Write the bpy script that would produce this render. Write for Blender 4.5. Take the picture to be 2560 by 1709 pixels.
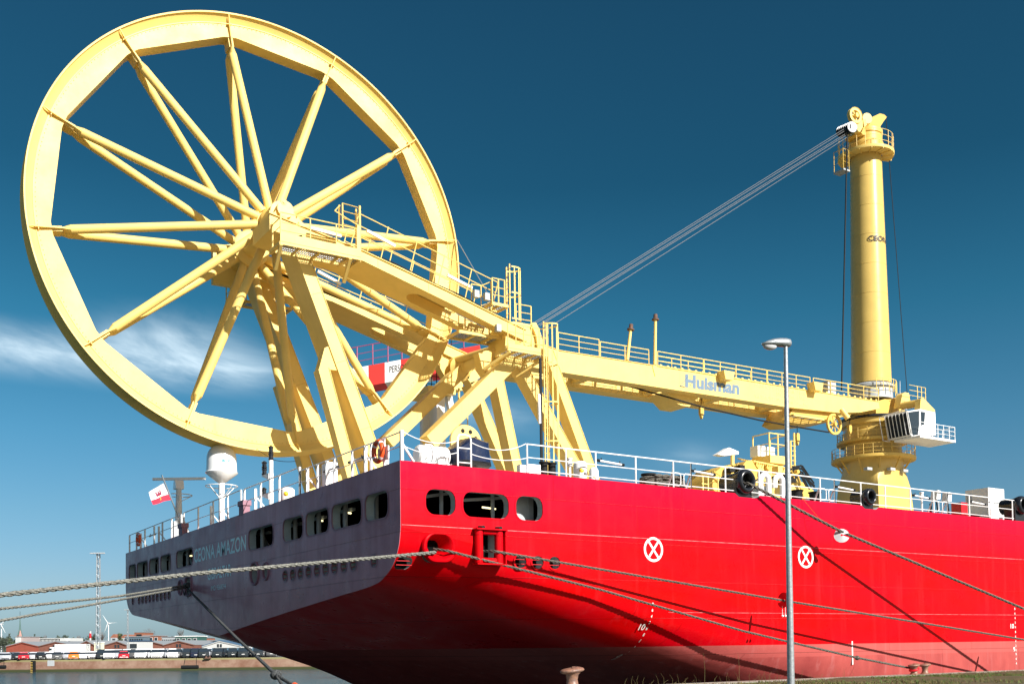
import bpy, bmesh, math, random
import numpy as np
from math import sin, cos, pi, radians, sqrt, atan2, hypot
from mathutils import Vector, Matrix
random.seed(7); rng = np.random.default_rng(7)
S = bpy.context.scene
for o in list(bpy.data.objects): bpy.data.objects.remove(o)
COL = S.collection

# ------------------------------------------------------------------ camera
# world axes: X along the ship towards the bow, Y across the ship away from this quay, Z up (metres)
FPX = 2640.0; HY = 1609.0; ROLL = 0.01256; PITCH = radians(1.95); AZ = radians(57.3); EYE = 1.65
PY = HY - FPX * math.tan(PITCH)
AU = np.array([sin(AZ), cos(AZ), 0]); AV = np.array([-cos(AZ), sin(AZ), 0])
MM = np.array([AU, AV, [0, 0, 1.0]])
_fw = np.array([0, cos(PITCH), sin(PITCH)]); _up = np.array([0, -sin(PITCH), cos(PITCH)]); _rt = np.array([1.0, 0, 0])
CR = MM @ (_rt * cos(ROLL) - _up * sin(ROLL)); CU = MM @ (_rt * sin(ROLL) + _up * cos(ROLL)); CF = MM @ _fw
CC = -(MM @ (29.8 * np.array([-.105, 1, 0]))); CC[2] = EYE
cam_d = bpy.data.cameras.new('camera'); cam = bpy.data.objects.new('camera', cam_d); COL.objects.link(cam)
cam.matrix_world = Matrix(((CR[0], CU[0], -CF[0], CC[0]), (CR[1], CU[1], -CF[1], CC[1]), (CR[2], CU[2], -CF[2], CC[2]), (0, 0, 0, 1)))
cam_d.sensor_width = 36; cam_d.lens = 36 * FPX / 2560; cam_d.shift_y = (PY - 854.5) / 2560
cam_d.clip_start = .1; cam_d.clip_end = 9000
S.camera = cam
S.render.resolution_x = 1024; S.render.resolution_y = 683
S.render.engine = 'CYCLES'

# ------------------------------------------------------------------ sky and sun
SUN = Vector((.23, -1.0, .62)).normalized()
el = math.asin(SUN.z)
W = bpy.data.worlds.new('World'); S.world = W; W.use_nodes = True
nt = W.node_tree; nt.nodes.clear(); N = nt.nodes.new; L = nt.links.new
out = N('ShaderNodeOutputWorld'); bg = N('ShaderNodeBackground'); bg.inputs['Strength'].default_value = .115
sky = N('ShaderNodeTexSky'); sky.sky_type = 'NISHITA'; sky.sun_disc = False
sky.sun_elevation = el; sky.sun_rotation = atan2(SUN.x, SUN.y)
sky.altitude = 0; sky.air_density = 1.0; sky.dust_density = .6; sky.ozone_density = 3.0
tc = N('ShaderNodeTexCoord'); sep = N('ShaderNodeSeparateXYZ'); L(tc.outputs['Generated'], sep.inputs[0])
ramp = N('ShaderNodeValToRGB'); L(sep.outputs['Z'], ramp.inputs[0])      # polarised-filter look: deep teal high up, pale low down
cr = ramp.color_ramp
SKYR = [(0, (.25, .36, .52)), (.055, (.30, .38, .48)), (.12, (.25, .385, .44)), (.19, (.18, .385, .43)), (.29, (.090, .33, .355)), (.40, (.056, .235, .26)), (.51, (.062, .23, .255)), (1, (.05, .16, .19))]
cr.elements[0].position = 0; cr.elements[1].position = 1
for p_, c_ in SKYR[1:-1]: cr.elements.new(p_)
for e_, (p_, c_) in zip(cr.elements, SKYR): e_.color = (*c_, 1)
mul = N('ShaderNodeMix'); mul.data_type = 'RGBA'; mul.blend_type = 'MULTIPLY'; mul.inputs['Factor'].default_value = 1
dots = N('ShaderNodeVectorMath'); dots.operation = 'DOT_PRODUCT'; L(tc.outputs['Generated'], dots.inputs[0]); dots.inputs[1].default_value = tuple(SUN)
sky_fill = N('ShaderNodeMapRange'); sky_fill.interpolation_type = 'SMOOTHSTEP'; L(dots.outputs['Value'], sky_fill.inputs[0]); sky_fill.inputs[1].default_value = .06; sky_fill.inputs[2].default_value = .45   # sunward sky, mostly out of view, made brighter and warmer as added fill
pmx = N('ShaderNodeMix'); pmx.data_type = 'RGBA'; L(sky_fill.outputs[0], pmx.inputs['Factor']); L(ramp.outputs[0], pmx.inputs['A']); pmx.inputs['B'].default_value = (.50, .45, .38, 1)
L(sky.outputs[0], mul.inputs['A']); L(pmx.outputs['Result'], mul.inputs['B'])
# thin cirrus: noise along a low band of the sky
def mathn(op, a=None, b=None, c=None):
    n = N('ShaderNodeMath'); n.operation = op
    for i, v in enumerate((a, b, c)):
        if v is None: continue
        if isinstance(v, (int, float)): n.inputs[i].default_value = v
        else: L(v, n.inputs[i])
    return n.outputs[0]
cfx, cfy = CF[0], CF[1]
hn = hypot(cfx, cfy)
right_ = mathn('ADD', mathn('MULTIPLY', sep.outputs['X'], AU[0]), mathn('MULTIPLY', sep.outputs['Y'], AV[0]))
fwd_ = mathn('ADD', mathn('MULTIPLY', sep.outputs['X'], AU[1]), mathn('MULTIPLY', sep.outputs['Y'], AV[1]))
az_ = mathn('ARCTAN2', right_, fwd_)
comb = N('ShaderNodeCombineXYZ'); L(mathn('MULTIPLY', az_, 5.0), comb.inputs[0]); L(mathn('ADD', mathn('MULTIPLY', sep.outputs['Z'], 15.0), mathn('MULTIPLY', az_, 3.0)), comb.inputs[1]); comb.inputs[2].default_value = 5.1
no = N('ShaderNodeTexNoise'); no.inputs['Scale'].default_value = 2.0; no.inputs['Detail'].default_value = 8; no.inputs['Roughness'].default_value = .58; no.inputs['Distortion'].default_value = .35
L(comb.outputs[0], no.inputs['Vector'])
def band(el0, slope, wid, a0, a1, soft, amp):
    line = mathn('SUBTRACT', sep.outputs['Z'], mathn('ADD', mathn('MULTIPLY', az_, slope), el0))
    g = mathn('SUBTRACT', 1.0, mathn('MINIMUM', mathn('ABSOLUTE', mathn('DIVIDE', line, wid)), 1.0))
    g = mathn('MULTIPLY', g, mathn('POWER', g, .6))
    m1 = N('ShaderNodeMapRange'); m1.interpolation_type = 'SMOOTHSTEP'; L(az_, m1.inputs[0]); m1.inputs[1].default_value = a0 - soft; m1.inputs[2].default_value = a0 + soft
    m2 = N('ShaderNodeMapRange'); m2.interpolation_type = 'SMOOTHSTEP'; L(az_, m2.inputs[0]); m2.inputs[1].default_value = a1 + soft; m2.inputs[2].default_value = a1 - soft
    n_ = N('ShaderNodeMapRange'); L(no.outputs[0], n_.inputs[0]); n_.inputs[1].default_value = .25; n_.inputs[2].default_value = .68
    return mathn('MULTIPLY', mathn('MULTIPLY', mathn('MULTIPLY', m1.outputs[0], m2.outputs[0]), mathn('MULTIPLY', g, amp)), n_.outputs[0])
cl = mathn('ADD', band(.2455, -.015, .030, -.75, -.225,   .04, 1.0), band(.273, 0, .032, -.36, -.26, .05, .55))
cl = mathn('ADD', cl, mathn('ADD', band(.212, -.1, .022, -.11, .02, .03, .35), band(.172, 0, .02, .15, .19, .03, .25)))
cl = mathn('MINIMUM', cl, .85)
mx = N('ShaderNodeMix'); mx.data_type = 'RGBA'; L(cl, mx.inputs['Factor']); L(mul.outputs['Result'], mx.inputs['A']); mx.inputs['B'].default_value = (4.6, 5.6, 6.2, 1)
L(mx.outputs['Result'], bg.inputs['Color']); L(bg.outputs[0], out.inputs['Surface'])
sd = bpy.data.lights.new('sun', 'SUN'); so = bpy.data.objects.new('sun', sd); COL.objects.link(so)
sd.energy = 5.0; sd.angle = radians(.53); sd.color = (1, .955, .89)
so.rotation_euler = SUN.to_track_quat('Z', 'Y').to_euler(); so.location = (0, -40, 60)
S.view_settings.view_transform = 'Standard'; S.view_settings.look = 'None'; S.view_settings.gamma = 1; S.view_settings.exposure = .8

# ------------------------------------------------------------------ geometry helpers
def ray(x, y): return CF + CR * (x - 1280.0) / FPX - CU * (y - PY) / FPX
def P(x, y, X=None, Y=None, Z=None):
    d = ray(x, y)
    for i, v in enumerate((X, Y, Z)):
        if v is not None: return Vector(CC + d * ((v - CC[i]) / d[i]))
def G(x, D, z):                # ground position: picture column x at depth D, height z
    v = CC + MM @ np.array([(x - 1280.0) / FPX * D, D, 0]); return Vector((v[0], v[1], z))
BGYAW = atan2(AV[0], AU[0])
V = Vector
def basis(d):
    d = d.normalized(); u = V((0, 0, 1)).cross(d)
    if u.length < 1e-4: u = V((1, 0, 0))
    u.normalize(); return u, d.cross(u)
class MB:
    def __init__(s): s.v = []; s.f = []; s.m = []
    def add(s, vs, fs, mi=0):
        b = len(s.v); s.v += [tuple(p) for p in vs]; s.f += [tuple(b + i for i in f) for f in fs]; s.m += [mi] * len(fs); return s
    def box(s, lo, hi, mi=0):
        x0, y0, z0 = lo; x1, y1, z1 = hi
        return s.add([(x0, y0, z0), (x1, y0, z0), (x1, y1, z0), (x0, y1, z0), (x0, y0, z1), (x1, y0, z1), (x1, y1, z1), (x0, y1, z1)],
                     [(0, 3, 2, 1), (4, 5, 6, 7), (0, 1, 5, 4), (1, 2, 6, 5), (2, 3, 7, 6), (3, 0, 4, 7)], mi)
    def prism(s, poly, ext, mi=0):             # planar polygon extruded by a vector
        n = len(poly); poly = [V(p) for p in poly]; ext = V(ext)
        nrm = V((0, 0, 0))
        for i in range(n): nrm += poly[i].cross(poly[(i + 1) % n])
        if nrm.dot(ext) > 0: poly = poly[::-1]
        vs = poly + [p + ext for p in poly]
        return s.add(vs, [tuple(range(n)), tuple(range(2 * n - 1, n - 1, -1))] + [((i + 1) % n, i, n + i, n + (i + 1) % n) for i in range(n)], mi)
    def beam(s, a, b, w, h, up=None, w2=None, h2=None, mi=0):   # w across (horizontal), h the other way
        a = V(a); b = V(b); d = (b - a).normalized(); w2 = w2 or w; h2 = h2 or h
        if up is None: u, t = basis(d)
        else: t = (V(up) - d * V(up).dot(d)).normalized(); u = t.cross(d)
        vs = []
        for p, ww, hh in ((a, w, h), (b, w2, h2)):
            for i, j in ((-1, -1), (1, -1), (1, 1), (-1, 1)): vs.append(p + u * (i * ww / 2) + t * (j * hh / 2))
        return s.add(vs, [(3, 2, 1, 0), (4, 5, 6, 7)] + [(i, (i + 1) % 4, 4 + (i + 1) % 4, 4 + i) for i in range(4)], mi)
    def tube(s, a, b, r, r2=None, n=8, cap=True, mi=0):
        a = V(a); b = V(b); r2 = r if r2 is None else r2; u, t = basis(b - a)
        vs = [p + u * (rr * cos(2 * pi * k / n)) + t * (rr * sin(2 * pi * k / n)) for p, rr in ((a, r), (b, r2)) for k in range(n)]
        fs = [(k, (k + 1) % n, n + (k + 1) % n, n + k) for k in range(n)]
        if cap: fs += [tuple(range(n - 1, -1, -1)), tuple(range(n, 2 * n))]
        return s.add(vs, fs, mi)
    def path(s, pts, r, n=6, closed=False, mi=0):
        pts = [V(p) for p in pts]; m = len(pts); vs = []
        pu = None
        for i in range(m):
            a = pts[i - 1] if (i > 0 or closed) else pts[i]; b = pts[(i + 1) % m] if (i < m - 1 or closed) else pts[i]
            d = (b - a).normalized()
            if pu is None: u, t = basis(d)
            else:
                u = pu - d * pu.dot(d); u.normalize(); t = d.cross(u)
            pu = u
            rr = r[i] if isinstance(r, (list, tuple)) else r
            vs += [pts[i] + u * (rr * cos(2 * pi * k / n)) + t * (rr * sin(2 * pi * k / n)) for k in range(n)]
        fs = []
        for i in range(m if closed else m - 1):
            j = (i + 1) % m
            fs += [(i * n + k, i * n + (k + 1) % n, j * n + (k + 1) % n, j * n + k) for k in range(n)]
        if not closed: fs += [tuple(range(n - 1, -1, -1)), tuple(range((m - 1) * n, m * n))]
        return s.add(vs, fs, mi)
    def lathe(s, prof, c=(0, 0, 0), ax=(0, 0, 1), n=32, cap=True, a0=0, a1=2 * pi, mi=0):    # prof: (radius, height)
        c = V(c); ax = V(ax).normalized(); u, t = basis(ax); full = abs(a1 - a0 - 2 * pi) < 1e-6
        m = n if full else n + 1; vs = []
        for r, h in prof:
            for k in range(m):
                a = a0 + (a1 - a0) * k / n; vs.append(c + ax * h + u * (r * cos(a)) + t * (r * sin(a)))
        fs = []
        for i in range(len(prof) - 1):
            for k in range(n):
                k2 = (k + 1) % m; fs.append((i * m + k, i * m + k2, (i + 1) * m + k2, (i + 1) * m + k))
        if cap and full:
            if prof[0][0] > 1e-4: fs.append(tuple(range(m - 1, -1, -1)))
            if prof[-1][0] > 1e-4: fs.append(tuple((len(prof) - 1) * m + k for k in range(m)))
        return s.add(vs, fs, mi)
    def ball(s, c, r, n=12, sc=(1, 1, 1), mi=0):
        c = V(c); pr = [(max(1e-5, sin(pi * i / n)), -cos(pi * i / n)) for i in range(n + 1)]; b = len(s.v)
        s.lathe(pr, (0, 0, 0), n=n * 2, cap=False, mi=mi)
        for i in range(b, len(s.v)):
            p = s.v[i]; s.v[i] = (c.x + p[0] * r * sc[0], c.y + p[1] * r * sc[1], c.z + p[2] * r * sc[2])
        return s
    def grid(s, rows, mi=0, closed=False):
        n = len(rows[0]); vs = [p for r in rows for p in r]; fs = []
        for i in range(len(rows) - 1):
            for k in range(n if closed else n - 1):
                k2 = (k + 1) % n; fs.append((i * n + k, i * n + k2, (i + 1) * n + k2, (i + 1) * n + k))
        return s.add(vs, fs, mi)
ORG = {}
def link(o, parent=None, world=(0, 0, 0)):
    COL.objects.link(o); w = V(world); ORG[o.name] = w
    if parent is not None: o.parent = parent; o.location = w - ORG[parent.name]
    else: o.location = w
    return o
def mesh_from(name, mb, mats, smooth=True, ang=32, org=(0, 0, 0)):
    me = bpy.data.meshes.new(name); org = V(org)
    me.from_pydata([tuple(V(p) - org) for p in mb.v], [], mb.f)
    if not isinstance(mats, (list, tuple)): mats = [mats]
    for m in mats: me.materials.append(m)
    me.polygons.foreach_set('material_index', mb.m)
    if smooth:
        bm = bmesh.new(); bm.from_mesh(me)
        bmesh.ops.remove_doubles(bm, verts=bm.verts, dist=1e-5)
        bmesh.ops.recalc_face_normals(bm, faces=bm.faces)
        for f in bm.faces: f.smooth = True
        ca = radians(ang)
        for e in bm.edges:
            if len(e.link_faces) != 2 or e.calc_face_angle(9) > ca: e.smooth = False
        bm.to_mesh(me); bm.free()
    me.update(); return me
def part(name, mb, mat, parent, org=None, label=None, smooth=True, ang=32):
    w = ORG[parent.name] if org is None else V(org)
    o = bpy.data.objects.new(name, mesh_from(name, mb, mat, smooth, ang, w))
    if label: o['label'] = label
    return link(o, parent, w)
def pieces(mb):            # the separate shells of a builder, as builders of their own
    par = list(range(len(mb.v)))
    def fd(i):
        while par[i] != i: par[i] = par[par[i]]; i = par[i]
        return i
    for f in mb.f:
        a = fd(f[0])
        for k in f[1:]:
            b = fd(k)
            if a != b: par[b] = a
    grp = {}
    for f, m in zip(mb.f, mb.m): grp.setdefault(fd(f[0]), []).append((f, m))
    out = []
    for g in grp.values():
        ids = sorted({i for f, _ in g for i in f}); mp = {i: k for k, i in enumerate(ids)}; q = MB(); q.v = [mb.v[i] for i in ids]; q.f = [tuple(mp[i] for i in f) for f, _ in g]; q.m = [m for _, m in g]; out.append(q)
    return out
def parts(name, mb, mat, parent, **k):
    return [part(name, q, mat, parent, **k) for q in pieces(mb)]
def thing(name, label, cat, loc=(0, 0, 0), group=None):
    o = bpy.data.objects.new(name, None); o.empty_display_size = .3; o['label'] = label; o['category'] = cat
    if group: o['group'] = group
    return link(o, None, loc)
def single(name, mb, mat, label, cat, group=None, org=None, ang=32, smooth=True):
    w = V(org) if org is not None else V(mb.v[0])
    o = bpy.data.objects.new(name, mesh_from(name, mb, mat, smooth, ang, w)); o['label'] = label; o['category'] = cat
    if group: o['group'] = group
    return link(o, None, w)
def structure(name, mb, mat, kind='structure', ang=32):
    o = bpy.data.objects.new(name, mesh_from(name, mb, mat, True, ang)); o['kind'] = kind
    return link(o)
def dup(root, loc, rz=0.0, label=None, group=None, scale=None, mats=None):
    def cp(o, par):
        c = o.copy(); COL.objects.link(c); c.parent = par
        for ch in o.children: cp(ch, c)
        return c
    r = cp(root, None); r.location = loc; r.rotation_euler = (0, 0, rz)
    if label: r['label'] = label
    if group: r['group'] = group
    if scale: r.scale = scale if not isinstance(scale, (int, float)) else (scale,) * 3
    ORG[r.name] = V(loc); return r

# ------------------------------------------------------------------ materials
def mat(name, col, rough=.5, metal=0, noise=0.0, nscale=3.0, bump=0.0, bscale=20.0, col2=None, coat=0, spec=None, detail=5, stretch=None, lo=.35, hi=.7):
    m = bpy.data.materials.new(name); m.use_nodes = True; t = m.node_tree; b = t.nodes['Principled BSDF']
    b.inputs['Base Color'].default_value = (*col, 1); b.inputs['Roughness'].default_value = rough; b.inputs['Metallic'].default_value = metal
    if coat: b.inputs['Coat Weight'].default_value = coat; b.inputs['Coat Roughness'].default_value = .12
    if spec is not None: b.inputs['Specular IOR Level'].default_value = spec
    g = t.nodes.new('ShaderNodeTexCoord')
    src = g.outputs['Object']
    if stretch:
        mp = t.nodes.new('ShaderNodeMapping'); mp.inputs['Scale'].default_value = stretch; t.links.new(src, mp.inputs[0]); src = mp.outputs[0]
    if noise or col2:
        n = t.nodes.new('ShaderNodeTexNoise'); n.inputs['Scale'].default_value = nscale; n.inputs['Detail'].default_value = detail; n.inputs['Roughness'].default_value = .62
        t.links.new(src, n.inputs['Vector'])
        mr = t.nodes.new('ShaderNodeMapRange'); mr.inputs[1].default_value = lo; mr.inputs[2].default_value = hi; t.links.new(n.outputs[0], mr.inputs[0])
        x = t.nodes.new('ShaderNodeMix'); x.data_type = 'RGBA'; t.links.new(mr.outputs[0], x.inputs['Factor'])
        c2 = col2 if col2 else tuple(c * (1 - noise) for c in col)
        x.inputs['A'].default_value = (*col, 1); x.inputs['B'].default_value = (*c2, 1); t.links.new(x.outputs['Result'], b.inputs['Base Color'])
        mr2 = t.nodes.new('ShaderNodeMapRange'); t.links.new(n.outputs[0], mr2.inputs[0]); mr2.inputs[3].default_value = max(.03, rough - .12); mr2.inputs[4].default_value = min(1, rough + .15)
        t.links.new(mr2.outputs[0], b.inputs['Roughness'])
    if bump:
        n2 = t.nodes.new('ShaderNodeTexNoise'); n2.inputs['Scale'].default_value = bscale; n2.inputs['Detail'].default_value = 4; t.links.new(src, n2.inputs['Vector'])
        bp = t.nodes.new('ShaderNodeBump'); bp.inputs['Strength'].default_value = bump; bp.inputs['Distance'].default_value = .02; t.links.new(n2.outputs[0], bp.inputs['Height']); t.links.new(bp.outputs[0], b.inputs['Normal'])
    return m
def yellow_mat(name, c, rough, amt, st=(1.6, 1.6, .12)):
    m = mat(name, c, rough, noise=.12, nscale=.9, bump=.10, bscale=1.3, spec=.35); t = m.node_tree; b = t.nodes['Principled BSDF']
    src = b.inputs['Base Color'].links[0].from_socket; g = t.nodes.new('ShaderNodeTexCoord'); mp = t.nodes.new('ShaderNodeMapping'); mp.inputs['Scale'].default_value = st; t.links.new(g.outputs['Object'], mp.inputs[0])
    for sc, a_, b_, col, k in ((2.3, .60, .78, (.50, .27, .06), amt), (7.0, .66, .74, (.26, .13, .05), amt * 1.3)):
        n = t.nodes.new('ShaderNodeTexNoise'); n.inputs['Scale'].default_value = sc; n.inputs['Detail'].default_value = 6; n.inputs['Roughness'].default_value = .7; t.links.new(mp.outputs[0], n.inputs['Vector'])
        r = t.nodes.new('ShaderNodeMapRange'); t.links.new(n.outputs[0], r.inputs[0]); r.inputs[1].default_value = a_; r.inputs[2].default_value = b_; r.inputs[4].default_value = k
        x = t.nodes.new('ShaderNodeMix'); x.data_type = 'RGBA'; t.links.new(r.outputs[0], x.inputs['Factor']); t.links.new(src, x.inputs['A']); x.inputs['B'].default_value = (*col, 1); src = x.outputs['Result']
    t.links.new(src, b.inputs['Base Color']); return m
YEL = yellow_mat('yellow_paint', (.87, .63, .185), .50, .34)
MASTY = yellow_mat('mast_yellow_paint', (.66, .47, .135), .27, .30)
YELD = yellow_mat('yellow_paint_weathered', (.70, .47, .11), .42, .45)
WHT = mat('white_paint', (.82, .83, .83), .42, noise=.1, nscale=1.5)
WHTG = mat('white_gloss', (.84, .85, .86), .2, coat=.4)
GRYP = mat('grey_paint', (.40, .43, .45), .5, noise=.15)
GALV = mat('galvanised_steel', (.42, .46, .49), .42, metal=.55, noise=.35, nscale=14, bump=.2, bscale=30)
BLK = mat('black_steel', (.015, .018, .024), .22, noise=.2)
BLKM = mat('black_matt', (.012, .013, .014), .7, spec=.2)
DARK = mat('dark_interior', (.006, .007, .007), .9, spec=0.0)
TRIM = mat('stern_trim_shaded', (.30, .15, .20), .6, noise=.2)  # hull red with the stern's shade put into the colour
INT = mat('pale_interior', (.42, .50, .51), .6, noise=.2)
REDP = mat('red_paint', (.62, .012, .022), .35, noise=.15)
ORNG = mat('orange_plastic', (.82, .10, .02), .4, noise=.1)
CABLED = mat('weathered_cable', (.16, .17, .18), .5, metal=.3)
CABLE = mat('steel_cable', (.30, .33, .36), .4, metal=.5)
RUST = mat('rusty_iron', (.16, .075, .045), .75, col2=(.06, .045, .04), nscale=9, bump=.5, bscale=30)
MOOR = mat('mooring_bollard_iron', (.30, .16, .10), .42, col2=(.13, .08, .07), nscale=8, bump=.4, bscale=26)
BLUET = mat('blue_tarpaulin', (.006, .016, .055), .22, noise=.2, nscale=4, bump=.9, bscale=5, coat=.3)
GLASS = mat('dark_glass', (.02, .03, .04), .06, spec=.8)
GRATE = mat('steel_grating', (.32, .35, .38), .5, metal=.3)
LTXT = mat('blue_lettering', (.12, .19, .27), .6)
GTXT = mat('grey_lettering', (.42, .36, .24), .6)
BTXT = mat('black_lettering', (.02, .02, .025), .5)
STXT = mat('pale_blue_lettering', (.72, .90, .92), .6)
WTXT = mat('white_marking', (.86, .84, .80), .5)
TEALT = mat('teal_lettering', (.02, .30, .36), .5)
PTXT = mat('faded_ochre', (.75, .36, .06), .5)
def emis(name, col, st):
    m = bpy.data.materials.new(name); m.use_nodes = True; b = m.node_tree.nodes['Principled BSDF']
    b.inputs['Base Color'].default_value = (.9, .85, .6, 1); b.inputs['Emission Color'].default_value = (*col, 1); b.inputs['Emission Strength'].default_value = st; return m
LAMPON = emis('lit_tube', (1, .86, .45), 1.3)

def rope_mat(name, c1, c2):
    return mat(name, c1, .8, col2=c2, nscale=22, bump=.8, bscale=60)
ROPE = rope_mat('grey_rope', (.26, .26, .23), (.045, .05, .047))
ROPED = rope_mat('dark_rope', (.075, .08, .08), (.02, .025, .03))
ROPEB = rope_mat('brown_rope', (.16, .145, .12), (.025, .022, .02))

# hull: red topsides, weathered red-brown below the paint line at z = 1.51, plating seams
def hull_mat():
    m = bpy.data.materials.new('hull_paint'); m.use_nodes = True; t = m.node_tree; b = t.nodes['Principled BSDF']; n = t.nodes.new; l = t.links.new
    tc = n('ShaderNodeTexCoord'); sp = n('ShaderNodeSeparateXYZ'); l(tc.outputs['Object'], sp.inputs[0])
    def mp(scale):
        q = n('ShaderNodeMapping'); q.inputs['Scale'].default_value = scale; l(tc.outputs['Object'], q.inputs[0]); return q.outputs[0]
    def noise(vec, sc, det=5, ro=.6):
        q = n('ShaderNodeTexNoise'); q.inputs['Scale'].default_value = sc; q.inputs['Detail'].default_value = det; q.inputs['Roughness'].default_value = ro; l(vec, q.inputs['Vector']); return q.outputs[0]
    def rng_(v, a, b_, c=0, d=1):
        q = n('ShaderNodeMapRange'); l(v, q.inputs[0]); q.inputs[1].default_value = a; q.inputs[2].default_value = b_; q.inputs[3].default_value = c; q.inputs[4].default_value = d; return q.outputs[0]
    def mix(f, a, b_, bl='MIX'):
        q = n('ShaderNodeMix'); q.data_type = 'RGBA'; q.blend_type = bl
        for k, v in (('Factor', f), ('A', a), ('B', b_)):
            if isinstance(v, tuple): q.inputs[k].default_value = (*v, 1)
            elif isinstance(v, float): q.inputs[k].default_value = v
            else: l(v, q.inputs[k])
        return q.outputs['Result']
    streak = noise(mp((2.2, 2.2, .16)), 1.2, 6)
    big = noise(mp((.16, .3, .5)), 1.0, 4)
    red = mix(rng_(big, .35, .7), (.56, .0010, .0016), (.53, .0012, .009))
    hi_ = rng_(sp.outputs['Z'], 4.9, 6.9, 0, .75)  # pinker towards the top: grazing gloss put into the colour
    red = mix(hi_, red, (.53, .003, .036))
    red = mix(rng_(streak, .54, .80, 0, .13), red, (.48, .08, .09))
    pink = mix(rng_(noise(mp((1, 1, .45)), 1.1, 6, .7), .3, .72), (.42, .085, .075), (.29, .05, .048))
    pink = mix(rng_(streak, .55, .8, 0, .5), pink, (.52, .24, .24))
    # second, lighter coat band just under the line
    band = n('ShaderNodeMath'); band.operation = 'GREATER_THAN'; l(sp.outputs['Z'], band.inputs[0]); band.inputs[1].default_value = 1.06
    pink = mix(band.outputs[0], pink, mix(.55, pink, (.47, .10, .09)))
    gt = n('ShaderNodeMath'); gt.operation = 'GREATER_THAN'; l(sp.outputs['Z'], gt.inputs[0]); gt.inputs[1].default_value = 1.51
    col = mix(gt.outputs[0], pink, red)
    # stern shade and sky reflection painted into the red (transom faces aft at x = 0)
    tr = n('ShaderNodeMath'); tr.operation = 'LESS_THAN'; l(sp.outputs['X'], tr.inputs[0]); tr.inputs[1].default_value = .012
    stern_shade = mix(rng_(streak, .4, .75), (.40, .165, .215), (.50, .24, .29))
    zl = rng_(sp.outputs['Z'], 4.4, 2.6, 0, .55)  # redder low down: reflected light put into the stern colour
    stern_shade = mix(zl, stern_shade, (.46, .13, .16))
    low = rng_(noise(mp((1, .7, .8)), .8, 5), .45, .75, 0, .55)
    stern_shade = mix(low, stern_shade, (.22, .04, .055))
    col = mix(tr.outputs[0], col, stern_shade)
    # plating seams
    cmb = n('ShaderNodeCombineXYZ'); ad = n('ShaderNodeMath'); ad.operation = 'ADD'; l(sp.outputs['X'], ad.inputs[0]); l(sp.outputs['Y'], ad.inputs[1]); l(ad.outputs[0], cmb.inputs[0]); l(sp.outputs['Z'], cmb.inputs[1])
    br = n('ShaderNodeTexBrick'); br.offset = .37; l(cmb.outputs[0], br.inputs['Vector']); br.inputs['Scale'].default_value = 1; br.inputs['Mortar Size'].default_value = .012; br.inputs['Mortar Smooth'].default_value = .6
    br.inputs['Brick Width'].default_value = 5.3; br.inputs['Row Height'].default_value = 1.22; br.inputs['Color1'].default_value = (1, 1, 1, 1); br.inputs['Color2'].default_value = (.93, .93, .93, 1); br.inputs['Mortar'].default_value = (.42, .42, .42, 1)
    col = mix(.75, col, br.outputs['Color'], 'MULTIPLY')
    l(col, b.inputs['Base Color'])
    rr = rng_(noise(mp((.5, .5, .5)), 2, 5), .3, .7, .24, .42)
    mr = n('ShaderNodeMix'); l(gt.outputs[0], mr.inputs[0]); mr.inputs[2].default_value = .62; l(rr, mr.inputs[3]); l(mr.outputs[0], b.inputs['Roughness'])
    dent = noise(mp((.55, .55, .9)), 1.0, 3)
    b1 = n('ShaderNodeBump'); b1.inputs['Strength'].default_value = .35; b1.inputs['Distance'].default_value = .05; l(dent, b1.inputs['Height'])
    b2 = n('ShaderNodeBump'); b2.inputs['Strength'].default_value = .5; b2.inputs['Distance'].default_value = .014; l(br.outputs['Fac'], b2.inputs['Height']); l(b1.outputs[0], b2.inputs['Normal']); l(b2.outputs[0], b.inputs['Normal'])
    b.inputs['Specular IOR Level'].default_value = .1
    return m
HULL = hull_mat()

# ------------------------------------------------------------------ the ship: hull
BEAM = 33.5
def topz(x): return 6.9 - .0048 * max(0, x)
ST = {  # half sections: (Y, Z) from the near side to the keel line
    0:   [(0, 5.0), (.12, 4.48), (.45, 4.02), (1.0, 3.68), (1.9, 3.44), (4.9, 3.2), (10.4, 2.75), (16.75, 2.15)],
    2.4: [(0, 4.62), (.13, 4.15), (.5, 3.68), (1.15, 3.25), (2.1, 2.92), (4.9, 2.5), (10.4, 2.0), (16.75, 1.35)],
    4.9: [(0, 4.05), (.14, 3.5), (.5, 2.98), (1.1, 2.58), (2.05, 2.24), (4.9, 1.9), (10.4, 1.35), (16.75, .46)],
    9.2: [(0, 2.85), (.1, 2.45), (.36, 2.08), (.76, 1.65), (1.59, 1.22), (3.6, .78), (9.5, .1), (16.75, -1.6)],
    14:  [(0, 1.95), (.1, 1.5), (.36, 1.0), (.8, .5), (1.6, 0), (3.6, -.6), (9.5, -1.5), (16.75, -3.5)],
    20:  [(0, .9), (.08, .4), (.3, -.2), (.7, -.8), (1.5, -1.5), (3.6, -2.3), (9.5, -3.2), (16.75, -5)],
    26:  [(0, -.3), (.05, -.9), (.25, -1.6), (.6, -2.3), (1.4, -3), (3.6, -3.9), (9.5, -4.6), (16.75, -6)],
    40:  [(0, -3), (.05, -3.5), (.25, -4.2), (.6, -4.9), (1.4, -5.6), (3.6, -6), (9.5, -6.4), (16.75, -6.8)],
    125: [(0, -3), (.05, -3.5), (.25, -4.2), (.6, -4.9), (1.4, -5.6), (3.6, -6), (9.5, -6.4), (16.75, -6.8)],
    158: [(13, -3), (13.2, -3.5), (13.4, -4.2), (13.7, -4.9), (14, -5.6), (14.6, -6), (15.5, -6.4), (16.75, -6.8)]}
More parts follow.
